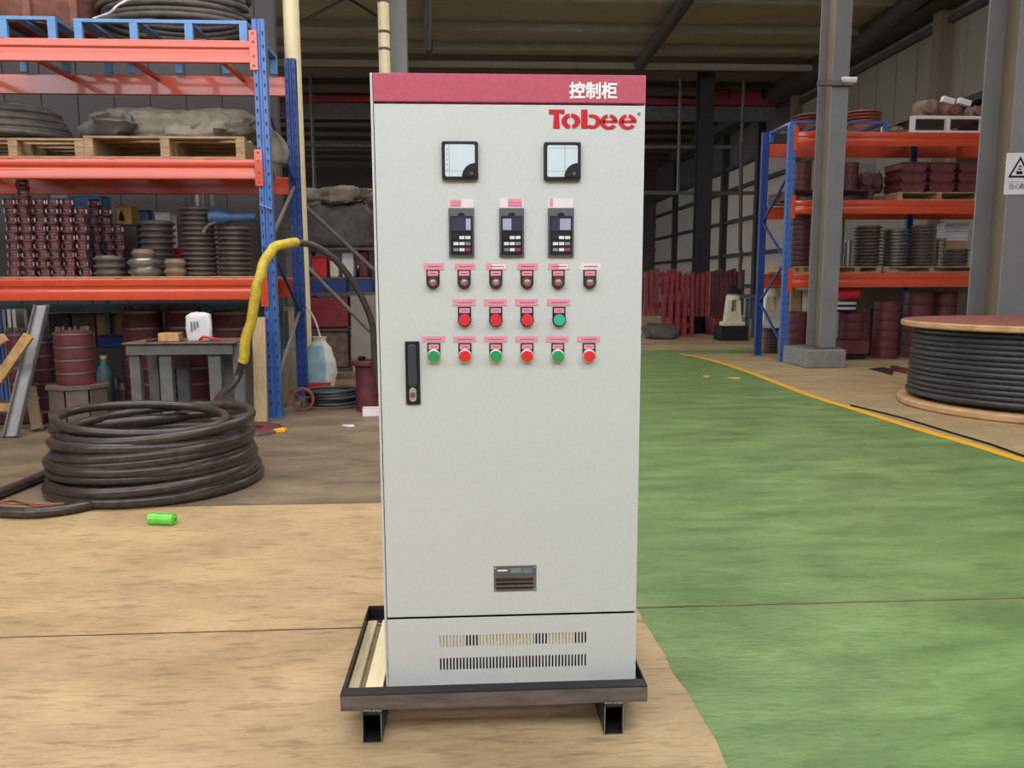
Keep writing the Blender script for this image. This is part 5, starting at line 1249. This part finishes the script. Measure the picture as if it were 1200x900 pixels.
# ground level of the far rack
GF = 'maroon casings on the ground under the far rack'
def gstack(p0_, p1_, pt, n_, Y, what, zb=0.0, mm='maroon', lip='maroon_dark'):
    a, b = P(p0_, 380, Y), P(p1_, 380, Y); R = (b.x-a.x)/2; H = P((p0_+p1_)/2, pt, Y-R).z-zb
    stack(drum(R, H/n_, mm, lip, n=24), (a.x+b.x)/2, Y, zb, n_, H/n_, what, GF)
gstack(922, 945, 366, 5, 13.9, 'maroon casing in the stack between upright and column')
gstack(984, 1012, 366, 3, 13.9, 'maroon casing in the stack just right of column', .36)
gstack(1012, 1022, 362, 4, 14.2, 'slim maroon casing in the stack behind the low block')
gstack(1024, 1053, 353, 6, 13.9, 'maroon casing in the middle stack behind cable drum')
gstack(1058, 1090, 340, 5, 14.0, 'wide maroon casing in the stack above cable drum edge')
gstack(1092, 1118, 342, 5, 14.1, 'maroon casing in the stack nearest the right column')
a, b = P(984, 418, 13.6), P(1018, 400, 13.6)
mb = thing('maroon_block', ((a.x+b.x)/2, 13.8, 0), 'wide maroon block under the stack beside the concrete plinth', 'block')
MB().box((a.x, 13.55, .1), (b.x, 14.25, .35)).build('block_body', 'maroon', mb, bevel=.02); MB().box((a.x+.05, 13.6, 0), (b.x-.05, 14.2, .099)).build('dark_feet', 'slot_black', mb)
zt = P(998, 366, 13.6).z+.004
q = P(989, 358, 13.8)
bw = thing('striped_coil', (q.x, 13.8, zt+.0), 'black and white coil under the red cloth on casings', 'coil')
for k in range(4): MB().lathe([(.1, k*.045), (.2, k*.045), (.21, k*.045+.022), (.2, k*.045+.044), (.1, k*.045+.044)], (q.x, 13.8, zt+.0), 24, closed=True).build('turn', 'paper' if k % 2 else 'slot_black', bw, smooth=50)
tag(MB().blob((q.x+.02, 13.8, zt+.32), (.24, .2, .1), .2, 5, .6, 2, flat=zt+.185).build('red_cloth', 'bright_red', origin=(q.x, 13.8, zt+.25), smooth=50), 'red cloth bundle below the orange beam beside column', 'cloth')
# things behind upright: white stand on black spring stack, cartons
x = P(903, 400, 14.1).x
Y = 15.1
pr = ribring(.16, .055, 'steel_dark', hole=.5, n=20)
stack(pr, P(903, 400, Y).x, Y, 0.002, 9, .055, 'dark ring in the floor stack between the blue uprights', 'ring stack on the floor of the far rack')
stand(903, 338, 379, Y, 'white cast stand on dark rings between the blue uprights', .502)
a, b = P(928, 366, 13.95), P(938, 340, 13.95)
zc = P(933, 366, 13.9-.18).z+.01
crate(927, 939, 340, 364, 14.0, .3, 'cardboard', 'tan_carton', 'tan carton on the casing stack behind blue upright', 'box', zb=zc)
crate(941, 957, 340, 364, 14.0, .3, 'cast_white', 'white_carton', 'white crumpled carton beside the tan carton and column', 'box', zb=zc)
tag(MB().box((P(990, 345, 14.9).x, 15.1, 0), (XR-.4, 15.2, P(990, 338, 14.9).z+.1)).build('pale_board', 'wall_panel', origin=(8, 15.1, 0)), 'pale board standing behind the casings of the far rack', 'board')
# floor board and pit
q0, q1 = G(1018, 433), G(1062, 441)
tag(MB().prism([(G(1018, 432.5).x, G(1018, 432.5).y), (G(1045, 440).x, G(1045, 440).y), (G(1048, 434).x, G(1048, 434).y), (G(1036, 431).x, G(1036, 431).y)], 'z', .002, .012).build('steel_sheet', 'raw_steel', origin=q0), 'dark steel sheet lying flat on concrete before far rack', 'sheet')
tb_ = thing('timber_pallet', (G(1065, 440).x+.2, G(1065, 440).y, 0), 'flat timber with maroon edge on floor behind the cable drum', 'timber')
a = G(1046, 434); b = G(1075, 444)
MB().bar(a+V((0, 0, .04)), b+V((.2, 0, .04)), .08, .08).build('edge', 'maroon', tb_)
MB().prism([(a.x+.1, a.y+.05), (b.x+.3, b.y+.08), (b.x+1.0, b.y+.6), (a.x+.9, a.y+.6)], 'z', .0, .07).build('deck', 'wood', tb_)

# ================================================================ CABLE DRUM (spool)
SX, SY, SR = 6.36, 8.28, 1.40
zt0 = P(1200, 389, SY-SR).z; zt1 = P(1200, 380, SY-SR).z
zt1 = P(1060, 377, SY).z; zt0 = zt1-.07
sp_ = thing('cable_drum', (SX, SY, 0), 'large wooden cable drum lying flat wound with black cable', 'cable drum')
MB().lathe([(.05, 0), (SR-.02, 0), (SR, .02), (SR, .065), (SR-.02, .085), (.05, .085)], (SX, SY, 0), 96, closed=True).build('lower_flange', 'spool_wood', sp_, smooth=35)
MB().lathe([(.05, zt0), (SR-.02, zt0), (SR, zt0+.015), (SR, zt1-.015), (SR-.02, zt1)], (SX, SY, 0), 96, cap=False).build('upper_flange', 'spool_wood', sp_, smooth=35)
# boards of the upper face
m_ = None
nb = 14
for k in range(nb):
    y0_ = -SR+2*SR*k/nb+.004; y1_ = -SR+2*SR*(k+1)/nb-.004
    def xw(y): return math.sqrt(max(0, (SR-.02)**2-y*y))
    ym = [y0_+(y1_-y0_)*j/4 for j in range(5)]
    po = [(SX+xw(y), SY+y) for y in ym]+[(SX-xw(y), SY+y) for y in ym[::-1]]
    MB().prism(po, 'z', zt0+.02, zt1+.002).build('flange_board', 'spool_red', sp_)
MB().lathe([(.5, .086), (.5, zt0-.001)], (SX, SY, 0), 32).build('core', 'spool_wood', sp_, smooth=40)
Rc = SR-.16; z_a, z_b = .086, zt0-.002; nt = 13; rc_ = (z_b-z_a)/nt/2
pts = []
for i in range(nt*64-10):
    t = i/64; th = 2*PI*t-1.2; k = t/nt
    pts.append(V((SX+(Rc+.05*(1-k)*.7+.01*math.sin(t*2.3))*math.cos(th), SY+(Rc+.05*(1-k)*.7+.01*math.sin(t*2.3))*math.sin(th), z_a+rc_*1.02+(z_b-z_a-2*rc_)*k*1.0)))
MB().tube(pts, rc_*1.02, 10).build('wound_cable', 'cable', sp_, smooth=60)
MB().lathe([(Rc-.06, z_a+.01), (Rc-.06, z_b-.01)], (SX, SY, 0), 64, cap=False).build('inner_layer', 'cable', sp_, smooth=60)
# thin cable on the floor along the yellow line
q = [G(1003, 478), G(1060, 492), G(1120, 510), G(1170, 525), G(1215, 541)]
hose('floor_cable', smoothpath([p+V((.0, .12, .012)) for p in q]), .009, 'slot_black', 'thin dark cable lying along the yellow floor line', 'cable', 6)
